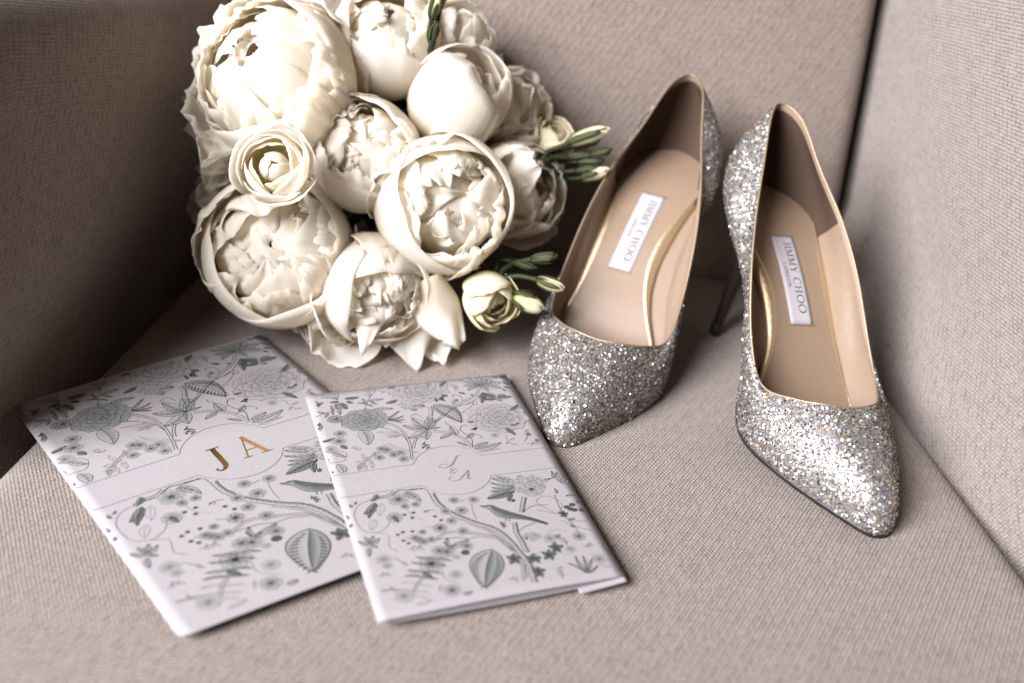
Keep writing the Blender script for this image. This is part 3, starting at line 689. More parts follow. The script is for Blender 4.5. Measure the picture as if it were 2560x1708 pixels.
# buds on thin dark stems
def bud(a, b, rad, foot, seed, mat=M_BUD, sep=.5, lab=None):
    rng = random.Random(seed); a, b = Vector(a), Vector(b); ax = (b - a); L = ax.length
    root = bloom_root('flower_bud', a, lab); fr = frame(ax)
    zs = L/2/rad
    for k in range(3):
        add_petal(root, 'petal', fr, mat, .25, shift=(0, 0, L*.47), R=rad*(1 - .05*k), phi0=2.1*k + rng.uniform(0, 1), W=1.25, th=math.radians(3), rng=rng, flare=rng.uniform(0, .12), ruf=.02, spiral=.10, zs=zs, nu=10, nv=10)
    for k in range(5):
        ph = 2*math.pi*k/5 + rng.uniform(-.2, .2)
        add_petal(root, 'sepal', fr, M_SEPAL, .25, shift=(0, 0, L*.44), R=rad*1.12, phi0=ph, W=.34, th=math.radians(100 - 60*sep + rng.uniform(-12, 12)), rng=rng, flare=.18, ruf=.03, spiral=0, zs=zs*.95, nu=4, nv=8)
    p0 = -ax.normalized()*.0003; p1 = Vector(foot) - a
    path = catmull([p0, p0*1 - ax.normalized()*.006 + p1*.15, p0*.3 + p1*.6 + Vector((0, 0, .001)), p1, (HUB - a)*.9], 5)
    V, F = tube(path, np.interp(np.linspace(0, 1, len(path)), [0, .1, 1], [.0019, .0014, .0021]), 6); mesh('stem', V, F, M_LEAF, root)
    return root
SR = (.0024, .567, .097); SD = (-.018, .507, .0471); ST = (-.0605, .567, .1488)
bud((.0238, .567, .1108), (.0447, .562, .1226), .0049, SR, 1, sep=.75)
bud((.0371, .567, .1044), (.0486, .562, .1101), .0026, SR, 2, M_SEPAL, .9)
bud((.0333, .567, .0897), (.0477, .562, .0979), .0042, SR, 3, sep=.7)
bud((.030, .570, .0985), (.0455, .566, .1015), .0022, SR, 12, M_SEPAL, .9)
bud((.0255, .572, .1065), (.0405, .568, .1125), .0019, SR, 21, M_SEPAL, .9)
bud((.0290, .566, .0940), (.0430, .563, .0985), .0020, (.001, .567, .093), 22, M_SEPAL, .9)
bud((.0230, .571, .1010), (.0385, .568, .1050), .0016, (.003, .569, .095), 23, M_SEPAL, .9)
bud((-.0018, .495, .0441), (.0162, .490, .0391), .0052, SD, 4, sep=.35)
bud((.0115, .500, .0524), (.0262, .495, .0509), .0038, SD, 5, sep=.7)
bud((.0072, .510, .0602), (.0207, .505, .0653), .0030, SD, 6, M_SEPAL, .9)
bud((-.004, .512, .057), (.010, .508, .0555), .0020, SD, 13, M_SEPAL, .9)
bud((-.0592, .560, .1766), (-.0553, .555, .1906), .0034, ST, 7, M_BUD, .85)
bud((-.0588, .560, .1648), (-.0560, .555, .1759), .0026, ST, 8, M_SEPAL, .9)
bud((-.0545, .560, .185), (-.051, .555, .203), .0030, ST, 9, M_BUD, .8)
# dark leaves added inside the bunch so gaps between blooms look deeply shaded
rng = random.Random(3)
for k in range(26):
    d = Vector((rng.uniform(-1, 1), rng.uniform(-1, .15), rng.uniform(-1, 1))).normalized()
    c = Vector((-.085, .590, .085)); L = rng.uniform(.035, .055); w = rng.uniform(.011, .018)
    ex, ey, n = frame(d); an = rng.uniform(0, 6.28); sx = ex*math.cos(an) + ey*math.sin(an); up = n.cross(sx)
    V = []
    for j in range(7):
        t = j/6
        for s in (-1, -.5, 0, .5, 1):
            V.append(n*(L*t) + sx*(s*w*math.sin(math.pi*min(1, t*.93 + .05))**.8) + up*(.006*math.sin(t*2) - .003*abs(s)) + c - Vector(bouquet.location))
    V = [p if p.z > .004 else Vector((p.x, p.y, .004 + .0005*k/26)) for p in V]
    o = mesh('leaf', V, grid_faces(5, 7), M_LEAF, bouquet, True); solidify(o, .0003)
# ------------------------------------------------------------------ floral stationery
PH = 1.48                                              # height of the printed design when its width is 1
INK = [(.52, .525, .525), (.25, .27, .26), (.11, .13, .12), (.045, .06, .053)]
def ink_mat():
    m, nt, b = new_mat('printed ink'); at = node(nt, 'ShaderNodeAttribute'); at.attribute_name = 'tint'
    link(nt, mixc(nt, 1.0, at.outputs['Color'], (.43, .41, .40), 'MULTIPLY'), b.inputs['Base Color']); b.inputs['Roughness'].default_value = .7; b.inputs['Specular IOR Level'].default_value = .15
    return m
M_INK = ink_mat()
M_PAPER = plain('lilac white card stock', (.325, .300, .304), .62, bump=(700, .06), spec=.25)
M_FOIL = plain('gold foil', (.72, .47, .17), .25, metal=1.0, bump=(300, .05))
DESIGN = json.loads('''[["L",0.143,0.087,0.101,0.09,0.3,2],["L",0.175,0.071,0.243,0.07,0.28,2],["L",0.152,0.103,0.169,0.161,0.45,2],["L",0.179,0.094,0.208,0.114,0.4,2],["L",0.142,0.094,0.118,0.126,0.4,1],["S",[0.142,0.072,0.11,0.034,0.075,0.01],0.003,1],["S",[0.142,0.072,0.109,0.05,0.073,0.043],0.003,1],["S",[0.142,0.072,0.123,0.03,0.101,0.004],0.003,1],["S",[0.142,0.072,0.138,0.03,0.131,0.002],0.003,1],["S",[0.142,0.072,0.152,0.032,0.159,0.007],0.003,1],["S",[0.142,0.072,0.106,0.044,0.067,0.031],0.003,1],["L",0.257,0.138,0.256,0.086,0.22,1],["L",0.265,0.14,0.288,0.167,0.22,1],["L",0.279,0.113,0.353,0.109,0.22,1],["L",0.288,0.115,0.313,0.149,0.22,1],["L",0.259,0.131,0.224,0.117,0.22,1],["S",[0.244,0.194,0.268,0.126,0.297,0.072,0.299,0.026],0.003,1],["S",[0.297,0.072,0.326,0.039],0.003,1],["S",[0.294,0.078,0.284,0.016],0.003,1],["S",[0.297,0.072,0.264,0.05],0.003,1],["F",0.3,0.023,0.01,0],["F",0.325,0.027,0.01,0],["L",0.053,0.091,0.04,0.067,0.3,1],["L",0.053,0.091,0.074,0.081,0.3,1],["L",0.053,0.091,0.043,0.115,0.3,1],["L",0.053,0.091,0.062,0.1,0.3,1],["L",0.053,0.091,0.035,0.102,0.3,1],["S",[-0.002,0.203,0.051,0.178,0.1,0.159,0.141,0.138,0.133,0.194],0.003,1],["L",0.065,0.17,0.032,0.152,0.25,1],["L",0.077,0.169,0.058,0.207,0.25,1],["L",0.1,0.155,0.1,0.115,0.25,1],["L",0.104,0.156,0.097,0.194,0.25,1],["L",0.126,0.149,0.129,0.113,0.25,1],["L",0.135,0.144,0.13,0.2,0.25,1],["P",0.229,0.263,0.086,2],["P",0.101,0.23,0.03,1],["L",0.197,0.34,0.201,0.459,0.42,1],["L",0.287,0.188,0.379,0.2,0.2,1],["L",0.331,0.283,0.411,0.267,0.12,1],["L",0.331,0.283,0.407,0.299,0.12,1],["L",0.331,0.283,0.393,0.321,0.12,1],["L",0.331,0.283,0.4,0.225,0.12,1],["S",[0.322,0.306,0.362,0.36,0.383,0.44,0.375,0.539,0.361,0.608],0.006,1],["S",[0.267,0.327,0.327,0.367,0.364,0.416,0.378,0.473],0.004,1],["L",0.346,0.391,0.254,0.369,0.1,0],["L",0.35,0.406,0.291,0.401,0.1,0],["L",0.357,0.414,0.294,0.422,0.1,0],["L",0.364,0.416,0.323,0.435,0.1,0],["L",0.332,0.382,0.376,0.418,0.1,0],["L",0.36,0.401,0.327,0.367,0.1,0],["P",0.537,0.064,0.114,1],["H",0.464,0.19,0.052,1],["L",0.411,0.131,0.353,0.15,0.3,2],["L",0.43,0.02,0.396,0.018,0.3,2],["L",0.592,0.151,0.591,0.185,0.3,2],["L",0.612,0.155,0.634,0.186,0.3,2],["L",0.629,0.128,0.658,0.149,0.3,2],["L",0.646,0.053,0.686,0.013,0.3,2],["L",0.608,0.169,0.638,0.141,0.3,2],["L",0.527,0.213,0.501,0.197,0.3,2],["S",[0.547,0.217,0.546,0.254,0.528,0.301],0.011,0],["L",0.57,0.207,0.657,0.374,0.36,3],["S",[0.835,0.089,0.793,0.159,0.71,0.212,0.599,0.294,0.508,0.376],0.007,1],["S",[0.821,0.157,0.752,0.22,0.664,0.248,0.585,0.313,0.527,0.351],0.004,1],["L",0.837,0.078,0.749,0.001,0.3,1],["L",0.837,0.078,0.808,-0.02,0.32,1],["L",0.837,0.078,0.87,-0.013,0.4,1],["L",0.837,0.078,0.919,0.008,0.4,1],["L",0.837,0.078,0.954,0.072,0.35,1],["L",0.837,0.078,0.94,0.125,0.3,1],["L",0.837,0.078,0.755,0.062,0.22,1],["L",0.837,0.078,0.766,0.115,0.25,1],["L",0.837,0.078,0.866,0.142,0.3,1],["L",0.834,0.144,0.827,0.208,0.35,2],["L",0.886,0.192,0.829,0.151,0.42,2],["L",0.881,0.207,0.826,0.212,0.4,2],["L",0.889,0.197,0.963,0.207,0.3,2],["L",0.887,0.208,0.902,0.238,0.5,1],["L",0.896,0.191,0.939,0.183,0.35,1],["L",0.967,0.034,0.95,-0.006,0.25,2],["L",0.971,0.034,0.992,0.006,0.25,2],["L",0.968,0.042,0.992,0.055,0.25,2],["L",0.96,0.024,0.99,0.034,0.25,2],["L",0.961,0.065,0.98,0.104,0.25,2],["L",0.95,0.111,0.979,0.132,0.25,2],["L",0.938,0.132,0.953,0.155,0.25,2],["L",0.949,0.03,0.922,0.001,0.25,2],["L",0.745,0.142,0.715,0.121,0.25,2],["L",0.778,0.164,0.77,0.147,0.25,2],["L",0.814,0.163,0.8,0.237,0.25,2],["S",[0.714,0.198,0.719,0.168,0.703,0.146,0.685,0.142,0.678,0.156,0.685,0.163],0.0035,1],["S",[0.712,0.235,0.748,0.219,0.775,0.217,0.778,0.236,0.76,0.244,0.76,0.229],0.003,1],["S",[0.684,0.296,0.734,0.262,0.764,0.222],0.003,1],["S",[0.679,0.299,0.708,0.304],0.003,1],["L",0.489,0.396,0.385,0.344,0.3,1],["L",0.489,0.396,0.442,0.291,0.35,1],["L",0.489,0.396,0.516,0.299,0.35,1],["L",0.489,0.396,0.538,0.311,0.3,1],["L",0.489,0.396,0.551,0.395,0.18,1],["L",0.489,0.396,0.385,0.447,0.32,1],["L",0.489,0.396,0.463,0.478,0.4,1],["S",[0.489,0.396,0.469,0.378,0.446,0.356],0.003,1],["S",[0.489,0.396,0.469,0.378,0.438,0.369],0.003,1],["S",[0.489,0.396,0.469,0.378,0.442,0.387],0.003,1],["S",[0.489,0.396,0.469,0.378,0.458,0.358],0.003,1],["S",[0.489,0.396,0.469,0.378,0.46,0.38],0.003,1],["S",[0.425,0.449,0.402,0.491,0.39,0.529],0.006,1],["S",[0.438,0.283,0.47,0.264,0.492,0.309],0.003,1],["S",[0.508,0.418,0.576,0.445,0.624,0.497,0.643,0.542,0.647,0.576],0.007,1],["L",0.608,0.466,0.599,0.394,0.4,1],["L",0.586,0.454,0.524,0.481,0.25,1],["L",0.63,0.559,0.591,0.521,0.22,1],["L",0.659,0.572,0.731,0.55,0.25,1],["L",0.651,0.502,0.687,0.468,0.35,1],["L",0.654,0.588,0.79,0.565,0.2,1],["L",0.657,0.618,0.769,0.608,0.1,0],["S",[0.604,0.465,0.597,0.387,0.585,0.377,0.589,0.357],0.0035,1],["S",[0.649,0.576,0.665,0.512,0.643,0.459,0.635,0.43,0.653,0.401,0.672,0.402,0.671,0.412],0.004,1],["S",[0.637,0.506,0.671,0.479,0.703,0.485,0.716,0.505,0.709,0.514],0.0035,1],["P",0.84,0.371,0.114,1],["L",0.849,0.459,0.876,0.521,0.28,2],["L",0.881,0.444,0.925,0.431,0.28,2],["L",0.919,0.32,0.97,0.278,0.28,2],["L",0.718,0.383,0.686,0.376,0.28,2],["L",0.716,0.432,0.684,0.439,0.28,2],["L",0.71,0.424,0.7,0.453,0.28,2],["S",[0.796,0.476,0.806,0.499,0.829,0.518,0.824,0.545,0.833,0.581],0.0025,0],["F",0.778,0.504,0.018,0],["L",0.834,0.554,0.863,0.546,0.3,0],["L",0.828,0.583,0.855,0.592,0.3,0],["L",0.826,0.566,0.807,0.582,0.3,0],["S",[0.122,0.62,0.153,0.583,0.202,0.542,0.241,0.524,0.277,0.538,0.326,0.535,0.341,0.571],0.006,1],["F",0.251,0.5,0.021,1],["F",0.271,0.514,0.021,1],["F",0.229,0.56,0.021,1],["F",0.293,0.555,0.021,1],["F",0.324,0.545,0.021,1],["F",0.327,0.594,0.021,1],["L",0.168,0.567,0.161,0.514,0.3,0],["L",0.177,0.562,0.163,0.54,0.3,0],["L",0.16,0.571,0.121,0.569,0.3,0],["L",0.153,0.583,0.116,0.603,0.3,0],["L",0.157,0.583,0.133,0.622,0.3,0],["L",0.181,0.563,0.189,0.597,0.3,0],["L",0.207,0.536,0.216,0.512,0.3,0],["L",0.135,0.61,0.118,0.635,0.3,0],["L",0.18,0.582,0.182,0.627,0.3,0],["L",0.158,0.596,0.153,0.633,0.3,0],["L",0.397,0.557,0.263,0.466,0.1,0],["L",0.399,0.564,0.288,0.461,0.1,0],["L",0.373,0.584,0.304,0.544,0.2,0],["L",0.07,0.376,-0.006,0.393,0.16,2],["F",0.098,0.347,0.026,1],["F",0.083,0.402,0.028,1],["L",0.083,0.438,0.106,0.466,0.5,2],["L",0.04,0.475,0.088,0.524,0.28,1],["L",0.007,0.545,-0.005,0.491,0.4,1],["F",0.037,0.455,0.026,0],["S",[0.037,0.474,0.075,0.476,0.096,0.506,0.076,0.547,0.033,0.551,0.006,0.551],0.0025,1],["L",0.045,0.566,0.054,0.643,0.4,1],["L",-0.007,0.626,0.017,0.613,0.5,2],["L",-0.006,0.313,0.027,0.243,0.3,2],["L",-0.003,0.313,-0.003,0.265,0.4,2],["L",-0.005,0.265,-0.005,0.23,0.3,1],["S",[0.303,0.793,0.375,0.813,0.387,0.888,0.403,0.946,0.444,1.008,0.503,1.066,0.568,1.117,0.606,1.181,0.626,1.262,0.641,1.341,0.631,1.44],0.013,3],["S",[0.481,1.065,0.555,1.138,0.584,1.214,0.611,1.274,0.614,1.342,0.59,1.423],0.006,1],["S",[0.667,1.1,0.656,1.161,0.659,1.232,0.658,1.277],0.011,3],["S",[0.763,0.955,0.741,1.001,0.716,1.046],0.011,3],["S",[0.724,1.047,0.78,1.018,0.846,1.025],0.004,1],["S",[0.664,1.155,0.705,1.132,0.754,1.12],0.004,1],["S",[0.787,1.045,0.844,1.075,0.878,1.091],0.003,1],["S",[0.327,1.12,0.386,1.098,0.459,1.119,0.553,1.161,0.591,1.208,0.609,1.266],0.006,1],["S",[0.432,1.156,0.497,1.151,0.553,1.176],0.003,1],["K",0.559,0.973,0.803,1.137,1],["S",[0.378,0.801,0.306,0.802,0.254,0.795,0.204,0.822,0.155,0.824,0.125,0.838],0.008,3],["L",0.143,0.854,0.08,0.913,0.28,2],["L",0.145,0.867,0.094,0.941,0.25,2],["L",0.167,0.864,0.139,0.939,0.3,0],["L",0.119,0.954,0.088,1.014,0.35,0],["L",0.16,0.804,0.136,0.84,0.4,2],["F",0.239,0.855,0.04,1],["L",0.281,0.814,0.326,0.891,0.3,1],["L",0.269,0.82,0.312,0.863,0.3,1],["F",0.253,0.904,0.017,1],["F",0.299,0.902,0.017,1],["F",0.196,0.96,0.03,1],["L",0.196,0.96,0.204,0.993,0.4,2],["D",0.24,0.954,0.007,1],["D",0.278,0.95,0.007,1],["D",0.265,0.98,0.007,1],["D",0.357,0.993,0.007,1],["D",0.376,1.021,0.007,1],["D",0.207,1.053,0.007,1],["D",0.245,1.058,0.007,1],["D",0.184,1.063,0.007,1],["D",0.197,1.101,0.007,1],["D",0.213,1.12,0.007,1],["S",[0.132,0.831,0.075,0.851,0.042,0.909,0.053,0.998,0.102,1.029,0.154,1.006,0.182,0.957],0.003,0],["S",[0.101,1.032,0.146,1.058,0.135,1.124,0.164,1.153],0.003,0],["S",[0.257,0.909,0.265,0.959,0.302,1.0],0.002,0],["L",0.062,1.092,0.024,1.06,0.3,1],["L",0.064,1.085,0.053,1.044,0.3,1],["L",0.064,1.085,0.088,1.045,0.3,1],["L",0.068,1.089,0.109,1.065,0.3,1],["L",0.064,1.096,0.092,1.114,0.3,1],["L",0.059,1.106,0.048,1.155,0.3,1],["L",0.042,0.86,0.039,0.839,0.4,1],["L",0.012,0.926,0.01,0.901,0.4,1],["L",0.021,0.959,0.009,0.976,0.4,1],["L",0.056,0.843,0.069,0.83,0.4,1],["F",0.096,1.182,0.028,0],["F",0.102,1.219,0.018,0],["F",0.474,0.982,0.025,1],["F",0.415,1.034,0.021,1],["F",0.462,0.913,0.021,1],["F",0.543,0.927,0.02,1],["F",0.409,0.972,0.02,1],["F",0.443,1.104,0.023,1],["S",[0.532,0.937,0.52,0.993,0.519,1.05],0.003,0],["S",[0.516,0.917,0.48,0.926,0.451,0.911],0.003,0],["S",[0.301,1.043,0.33,1.054,0.357,1.068],0.003,1],["F",0.358,1.065,0.026,2],["F",0.283,1.071,0.015,1],["S",[0.454,1.153,0.407,1.134,0.35,1.129,0.304,1.126,0.257,1.107,0.211,1.089],0.004,1],["F",0.257,1.111,0.019,1],["F",0.305,1.122,0.019,1],["F",0.273,1.126,0.019,1],["F",0.245,1.097,0.019,1],["L",0.361,1.192,0.372,1.126,0.2,1],["L",0.363,1.185,0.396,1.17,0.2,1],["L",0.368,1.194,0.452,1.16,0.2,1],["L",0.362,1.177,0.351,1.144,0.2,1],["F",0.345,1.203,0.03,1],["F",0.318,1.19,0.028,1],["F",0.432,1.19,0.024,1],["D",0.416,1.224,0.015,1],["F",0.375,1.24,0.014,0],["S",[0.342,1.195,0.304,1.238,0.237,1.295,0.184,1.345,0.142,1.411],0.006,1],["L",0.296,1.229,0.218,1.199,0.13,1],["L",0.296,1.229,0.35,1.255,0.13,1],["L",0.269,1.252,0.195,1.225,0.13,1],["L",0.269,1.252,0.323,1.278,0.13,1],["L",0.239,1.288,0.169,1.263,0.13,1],["L",0.239,1.288,0.292,1.314,0.13,1],["L",0.218,1.312,0.151,1.289,0.13,1],["L",0.218,1.312,0.271,1.337,0.13,1],["L",0.19,1.34,0.127,1.32,0.13,0],["L",0.19,1.34,0.243,1.365,0.13,0],["L",0.168,1.369,0.109,1.351,0.13,0],["L",0.168,1.369,0.22,1.394,0.13,0],["L",0.152,1.393,0.097,1.377,0.13,0],["L",0.152,1.393,0.204,1.418,0.13,0],["F",0.269,1.252,0.044,2],["L",0.223,1.291,0.253,1.327,0.35,2],["S",[0.309,1.254,0.297,1.331,0.327,1.366,0.349,1.379],0.003,0],["F",0.344,1.328,0.025,0],["L",0.525,1.231,0.432,1.421,0.48,4],["V",0.591,1.303,0.026,2],["V",0.738,1.311,0.026,2],["V",0.665,1.391,0.025,2],["V",0.784,1.276,0.026,2],["V",0.671,1.318,0.026,2],["S",[0.626,1.307,0.591,1.303],0.003,1],["S",[0.653,1.306,0.708,1.289,0.773,1.305,0.843,1.336],0.002,0],["S",[0.653,1.351,0.662,1.386],0.003,1],["H",0.712,1.197,0.03,1],["F",0.901,1.234,0.025,1],["S",[0.91,1.212,0.904,1.154,0.887,1.097,0.897,0.968],0.004,1],["L",0.906,1.179,0.888,1.167,0.3,1],["L",0.896,1.132,0.927,1.126,0.3,1],["S",[0.869,1.13,0.909,1.171,0.971,1.214],0.003,1],["S",[0.886,1.101,0.931,1.144,0.968,1.152],0.003,1],["S",[0.855,1.077,0.809,1.016,0.81,0.983,0.861,0.968,0.903,1.012,0.898,1.053,0.862,1.087],0.003,0],["V",0.889,1.093,0.017,2],["D",0.921,1.054,0.012,1],["D",0.949,1.044,0.012,1],["D",0.947,1.077,0.012,1],["D",0.989,1.031,0.012,1],["D",0.979,1.084,0.012,1],["D",0.932,1.069,0.012,1],["D",0.988,1.09,0.012,1],["S",[0.917,1.049,0.948,1.073,0.997,1.097],0.003,1],["S",[0.626,1.337,0.61,1.413],0.004,1],["F",0.778,1.221,0.026,0],["S",[0.757,1.216,0.804,1.179,0.861,1.192],0.002,0],["L",0.852,1.435,0.843,1.336,0.1,1],["L",0.852,1.435,0.873,1.343,0.1,1],["L",0.854,1.436,0.91,1.36,0.1,1],["L",0.849,1.435,0.796,1.37,0.1,1],["L",0.857,1.437,0.913,1.406,0.1,1],["F",0.933,1.373,0.029,0],["F",0.837,1.297,0.021,0],["L",0.994,1.372,0.987,1.285,0.3,2],["L",0.992,1.325,0.992,1.286,0.5,2],["L",0.923,1.408,0.96,1.424,0.2,0],["H",0.804,0.873,0.07,1],["F",0.812,0.914,0.046,1],["L",0.751,0.857,0.66,0.802,0.14,1],["L",0.745,0.873,0.647,0.834,0.14,1],["L",0.741,0.885,0.644,0.868,0.14,1],["L",0.732,0.896,0.631,0.891,0.14,1],["L",0.721,0.911,0.602,0.936,0.28,2],["L",0.717,0.915,0.688,0.972,0.28,2],["L",0.854,0.862,0.926,0.859,0.14,1],["L",0.762,0.842,0.676,0.787,0.14,1],["L",0.718,0.919,0.734,0.906,0.3,2],["L",0.715,0.961,0.699,0.975,0.5,2],["L",0.932,0.861,0.945,0.809,0.2,1],["L",0.955,0.893,0.964,0.822,0.2,1],["L",0.974,0.906,1.01,0.86,0.2,1],["L",0.957,0.902,0.982,0.854,0.2,1],["L",0.911,0.962,0.912,0.927,0.2,1],["L",0.983,0.987,0.942,0.986,0.2,1],["F",0.306,1.403,0.03,1],["L",0.342,1.433,0.379,1.428,0.4,1],["S",[0.049,1.34,0.091,1.344,0.131,1.36],0.005,1],["S",[0.091,1.344,0.087,1.322],0.004,1],["S",[0.1,1.349,0.095,1.386],0.004,1],["L",0.258,1.398,0.272,1.367,0.3,0],["L",0.158,1.442,0.22,1.43,0.2,0],["F",0.124,1.386,0.033,0]]''')
BAND0, BAND1, CIRC, CRAD = .640, .790, (.515, .712), .172
def hidden(u, v, margin=.006):
    """the plain band and roundel in the middle of the design stay clear of print"""
    if BAND0 - margin < v < BAND1 + margin: return True
    return math.hypot(u - CIRC[0], v - CIRC[1]) < CRAD + margin
class Print:
    def __init__(s): s.V = []; s.F = []; s.C = []; s.z = []; s.n = 0
    def quad_ok(s, P): 
        for u, v in P:
            if u < .008 or u > .992 or v < .008 or v > PH - .008 or hidden(u, v): return False
        return True
    def line(s, pts, w, tone, lvl=2, taper=0, clip=True):
        pts = np.asarray(pts, float); n = len(pts)
        if n < 2: return
        ww = np.full(n, w) if np.ndim(w) == 0 else np.asarray(w, float)
        if taper: ww = ww*(1 - taper*np.linspace(0, 1, n))
        V, F = ribbon(pts, ww*.86); col = INK[tone] if isinstance(tone, int) else tone
        s.n += 1; dz = .00002*lvl + 1e-8*s.n
        for f in F:
            P = [V[i] for i in f]
            if clip and not s.quad_ok(P): continue
            o = len(s.V); s.V += P; s.F.append((o, o+1, o+2, o+3)); s.C += [(*col, 1)]*4; s.z += [dz]*4
    def fill(s, left, right, tone, lvl=1, tone2=None):
        """strip between two outlines, its tint running from the left to the right one"""
        col = INK[tone] if isinstance(tone, int) else tone; col2 = tone2 or col; s.n += 1; dz = .00002*lvl + 1e-8*s.n
        for i in range(len(left) - 1):
            P = [left[i], right[i], right[i+1], left[i+1]]
            if not s.quad_ok(P): continue
            o = len(s.V); s.V += [tuple(p) for p in P]; s.F.append((o, o+1, o+2, o+3)); s.C += [(*col, 1), (*col2, 1), (*col2, 1), (*col, 1)]; s.z += [dz]*4
    # engraved motifs -------------------------------------------------
    def leaf(s, x0, y0, x1, y1, wr, tone, rng):
        a = np.array([x0, y0]); d = np.array([x1 - x0, y1 - y0]); L = np.hypot(*d); 
        if L < 1e-4: return
        t = d/L; nrm = np.array([-t[1], t[0]]); bend = rng.uniform(-.10, .10)*L; w = L*wr*.55
        if abs(wr) < .12: w = L*.07
        T = np.linspace(0, 1, 13); prof = np.sin(np.pi*T**.8)**.9
        mid = a + np.outer(T, d) + np.outer(np.sin(np.pi*T)*bend, nrm)
        l, r = mid + np.outer(prof*w, nrm), mid - np.outer(prof*w, nrm)
        if tone == 0:
            s.line(l, .0022, 0); s.line(r, .0022, 0); s.line(mid, .0016, 0)
            return
        W1, W2 = (.70, .68, .695), (.74, .71, .725)
        if tone == 1: s.fill(mid, r, (.36, .39, .385), tone2=W1); s.fill(mid, l, (.58, .59, .595), tone2=W2)
        elif tone == 2: s.fill(mid, l, (.20, .225, .22), tone2=(.52, .54, .535)); s.fill(mid, r, (.13, .155, .15), tone2=(.34, .365, .36))
        else: s.fill(mid, l, W2, tone2=(.45, .47, .465)); s.fill(mid, r, (.5, .52, .515) if tone == 4 else W1, tone2=(.40, .42, .415))
        lw = .0026 if tone < 3 else .0038
        s.line(l, lw, min(tone + 1, 3)); s.line(r, lw, min(tone + 1, 3)); s.line(mid, .0024, min(tone + 1, 3))
        k = max(4, int(L*55)) if tone < 3 else 13
        for q in range(1, k):
            i = q/k; p = np.array([np.interp(i, T, mid[:, 0]), np.interp(i, T, mid[:, 1])]); pw = math.sin(math.pi*i**.8)**.9*w*.9
            for sg in (1, -1):
                e = p + nrm*sg*pw + t*L*.10
                if tone >= 3:
                    s.line([p, (p+e)/2 + t*L*.01, e], .0018, 2)
                    for h in np.linspace(.5, .84, 6):
                        c0 = p + (e - p)*h; s.line([c0 - t*L*.025*h, c0 + nrm*sg*pw*.08 + t*L*.012], .0042, 3)
                else: s.line([p, e], .0014, min(tone + 1, 3))
        if tone == 4: s.fill(mid, mid + np.outer(prof*w*-.55, nrm), (.13, .15, .145), 3, (.5, .52, .515))
    def stem(s, c, w, tone):
        P = np.array(c).reshape(-1, 2); P = catmull(P, 8) if len(P) > 2 else np.array([P[0] + (P[1]-P[0])*t for t in np.linspace(0, 1, 9)])
        if w >= .0045:
            t = np.gradient(P, axis=0); t /= np.maximum(np.linalg.norm(t, axis=1), 1e-9)[:, None]; q = np.c_[-t[:, 1], t[:, 0]]
            wob = np.array([noise.noise(Vector((p[0]*40, p[1]*40, 2)))*.3 for p in P])[:, None] if tone == 3 else 0
            l, r = P + q*w*(.8 + wob), P - q*w*(.8 - wob)
            if w > .009: s.fill(P - q*w*.05, r, (.42, .44, .435))
            s.line(l, .0024 if tone < 3 else .0034, min(tone + 1, 2)); s.line(r, .003 if tone < 3 else .0046, 2 if tone < 3 else 3)
            if tone == 3:
                for i in range(1, len(P) - 1, 2): s.line([P[i] - q[i]*w*.7, P[i] + (P[i+1]-P[i])*.8 + q[i]*w*.2], .0018, 2)
        else: s.line(P, w*.85, min(tone + 1, 2))
    def ring(s, c, r, tone, w=.0024, wav=0, k=6, ph=0., n=40, asp=.8):
        a = np.linspace(0, 2*math.pi, n + 1); rr = r*(1 + wav*np.abs(np.sin(k*a/2 + ph)))
        s.line(np.c_[c[0] + rr*np.cos(a), c[1] + rr*np.sin(a)*asp], w, tone)
    def disc(s, c, r, col, wav=0, k=6, ph=0., asp=.8, lvl=1, inner=None):
        a = np.linspace(0, 2*math.pi, 29); rr = r*(1 + wav*np.abs(np.sin(k*a/2 + ph)))
        O = np.c_[c[0] + rr*np.cos(a), c[1] + rr*np.sin(a)*asp]
        s.fill(O, np.repeat([c], 29, 0), col, lvl, inner)
    def peony(s, x, y, r, tone, rng):
        base = (.56, .57, .575) if tone < 2 else (.36, .39, .385); c = np.array([x, y])
        n = 9
        for layer, (rr, cnt) in enumerate(((1.0, 9), (.72, 7), (.47, 6))):
            o = rng.uniform(0, 6)
            for k in range(cnt):
                a = o + 2*math.pi*k/cnt; m = c + np.array([math.cos(a), math.sin(a)*.8])*r*rr*.62; pr = r*rr*.46
                b = np.linspace(0, 2*math.pi, 23); wob = 1 + .09*np.sin(7*b + k*2 + layer) + .05*np.sin(13*b + k)
                O = np.c_[m[0] + pr*wob*np.cos(b), m[1] + pr*wob*np.sin(b)*.82]
                col = (.735, .71, .725) if tone < 2 else (.50, .52, .52); dk = (.20, .23, .225) if tone < 2 else (.14, .165, .16)
                u0 = np.array([math.cos(a), math.sin(a)*.8]); In = m - u0*pr*.75 + (O - m)*.12
                s.fill(O, In, col, 1 + layer*2, dk); s.line(O, .0022, 2, 2 + layer*2)
                u = np.array([math.cos(a), math.sin(a)*.8])
                for h in np.linspace(-.55, .55, 7):
                    qn = np.array([-u[1], u[0]]); st = c + u*r*rr*.30 + qn*pr*h*.5; en = c + u*r*rr*(.82 - .25*abs(h)) + qn*pr*h*1.3
                    s.line([st, (st+en)/2, en], .0022, 1 if tone < 2 else 2, 2 + layer*2, taper=.8)
        s.disc(c, r*.26, base, .2, 9, 1., lvl=8); s.ring(c, r*.26, 2, .003, .2, 9, 1.); 
        for k in range(26):
            a = rng.uniform(0, 6.28); q = c + np.array([math.cos(a), math.sin(a)*.8])*r*.24*rng.random()**.5
            s.line([q, q + [.0045, .002]], .0042, 3 if k % 2 else 2, 9)
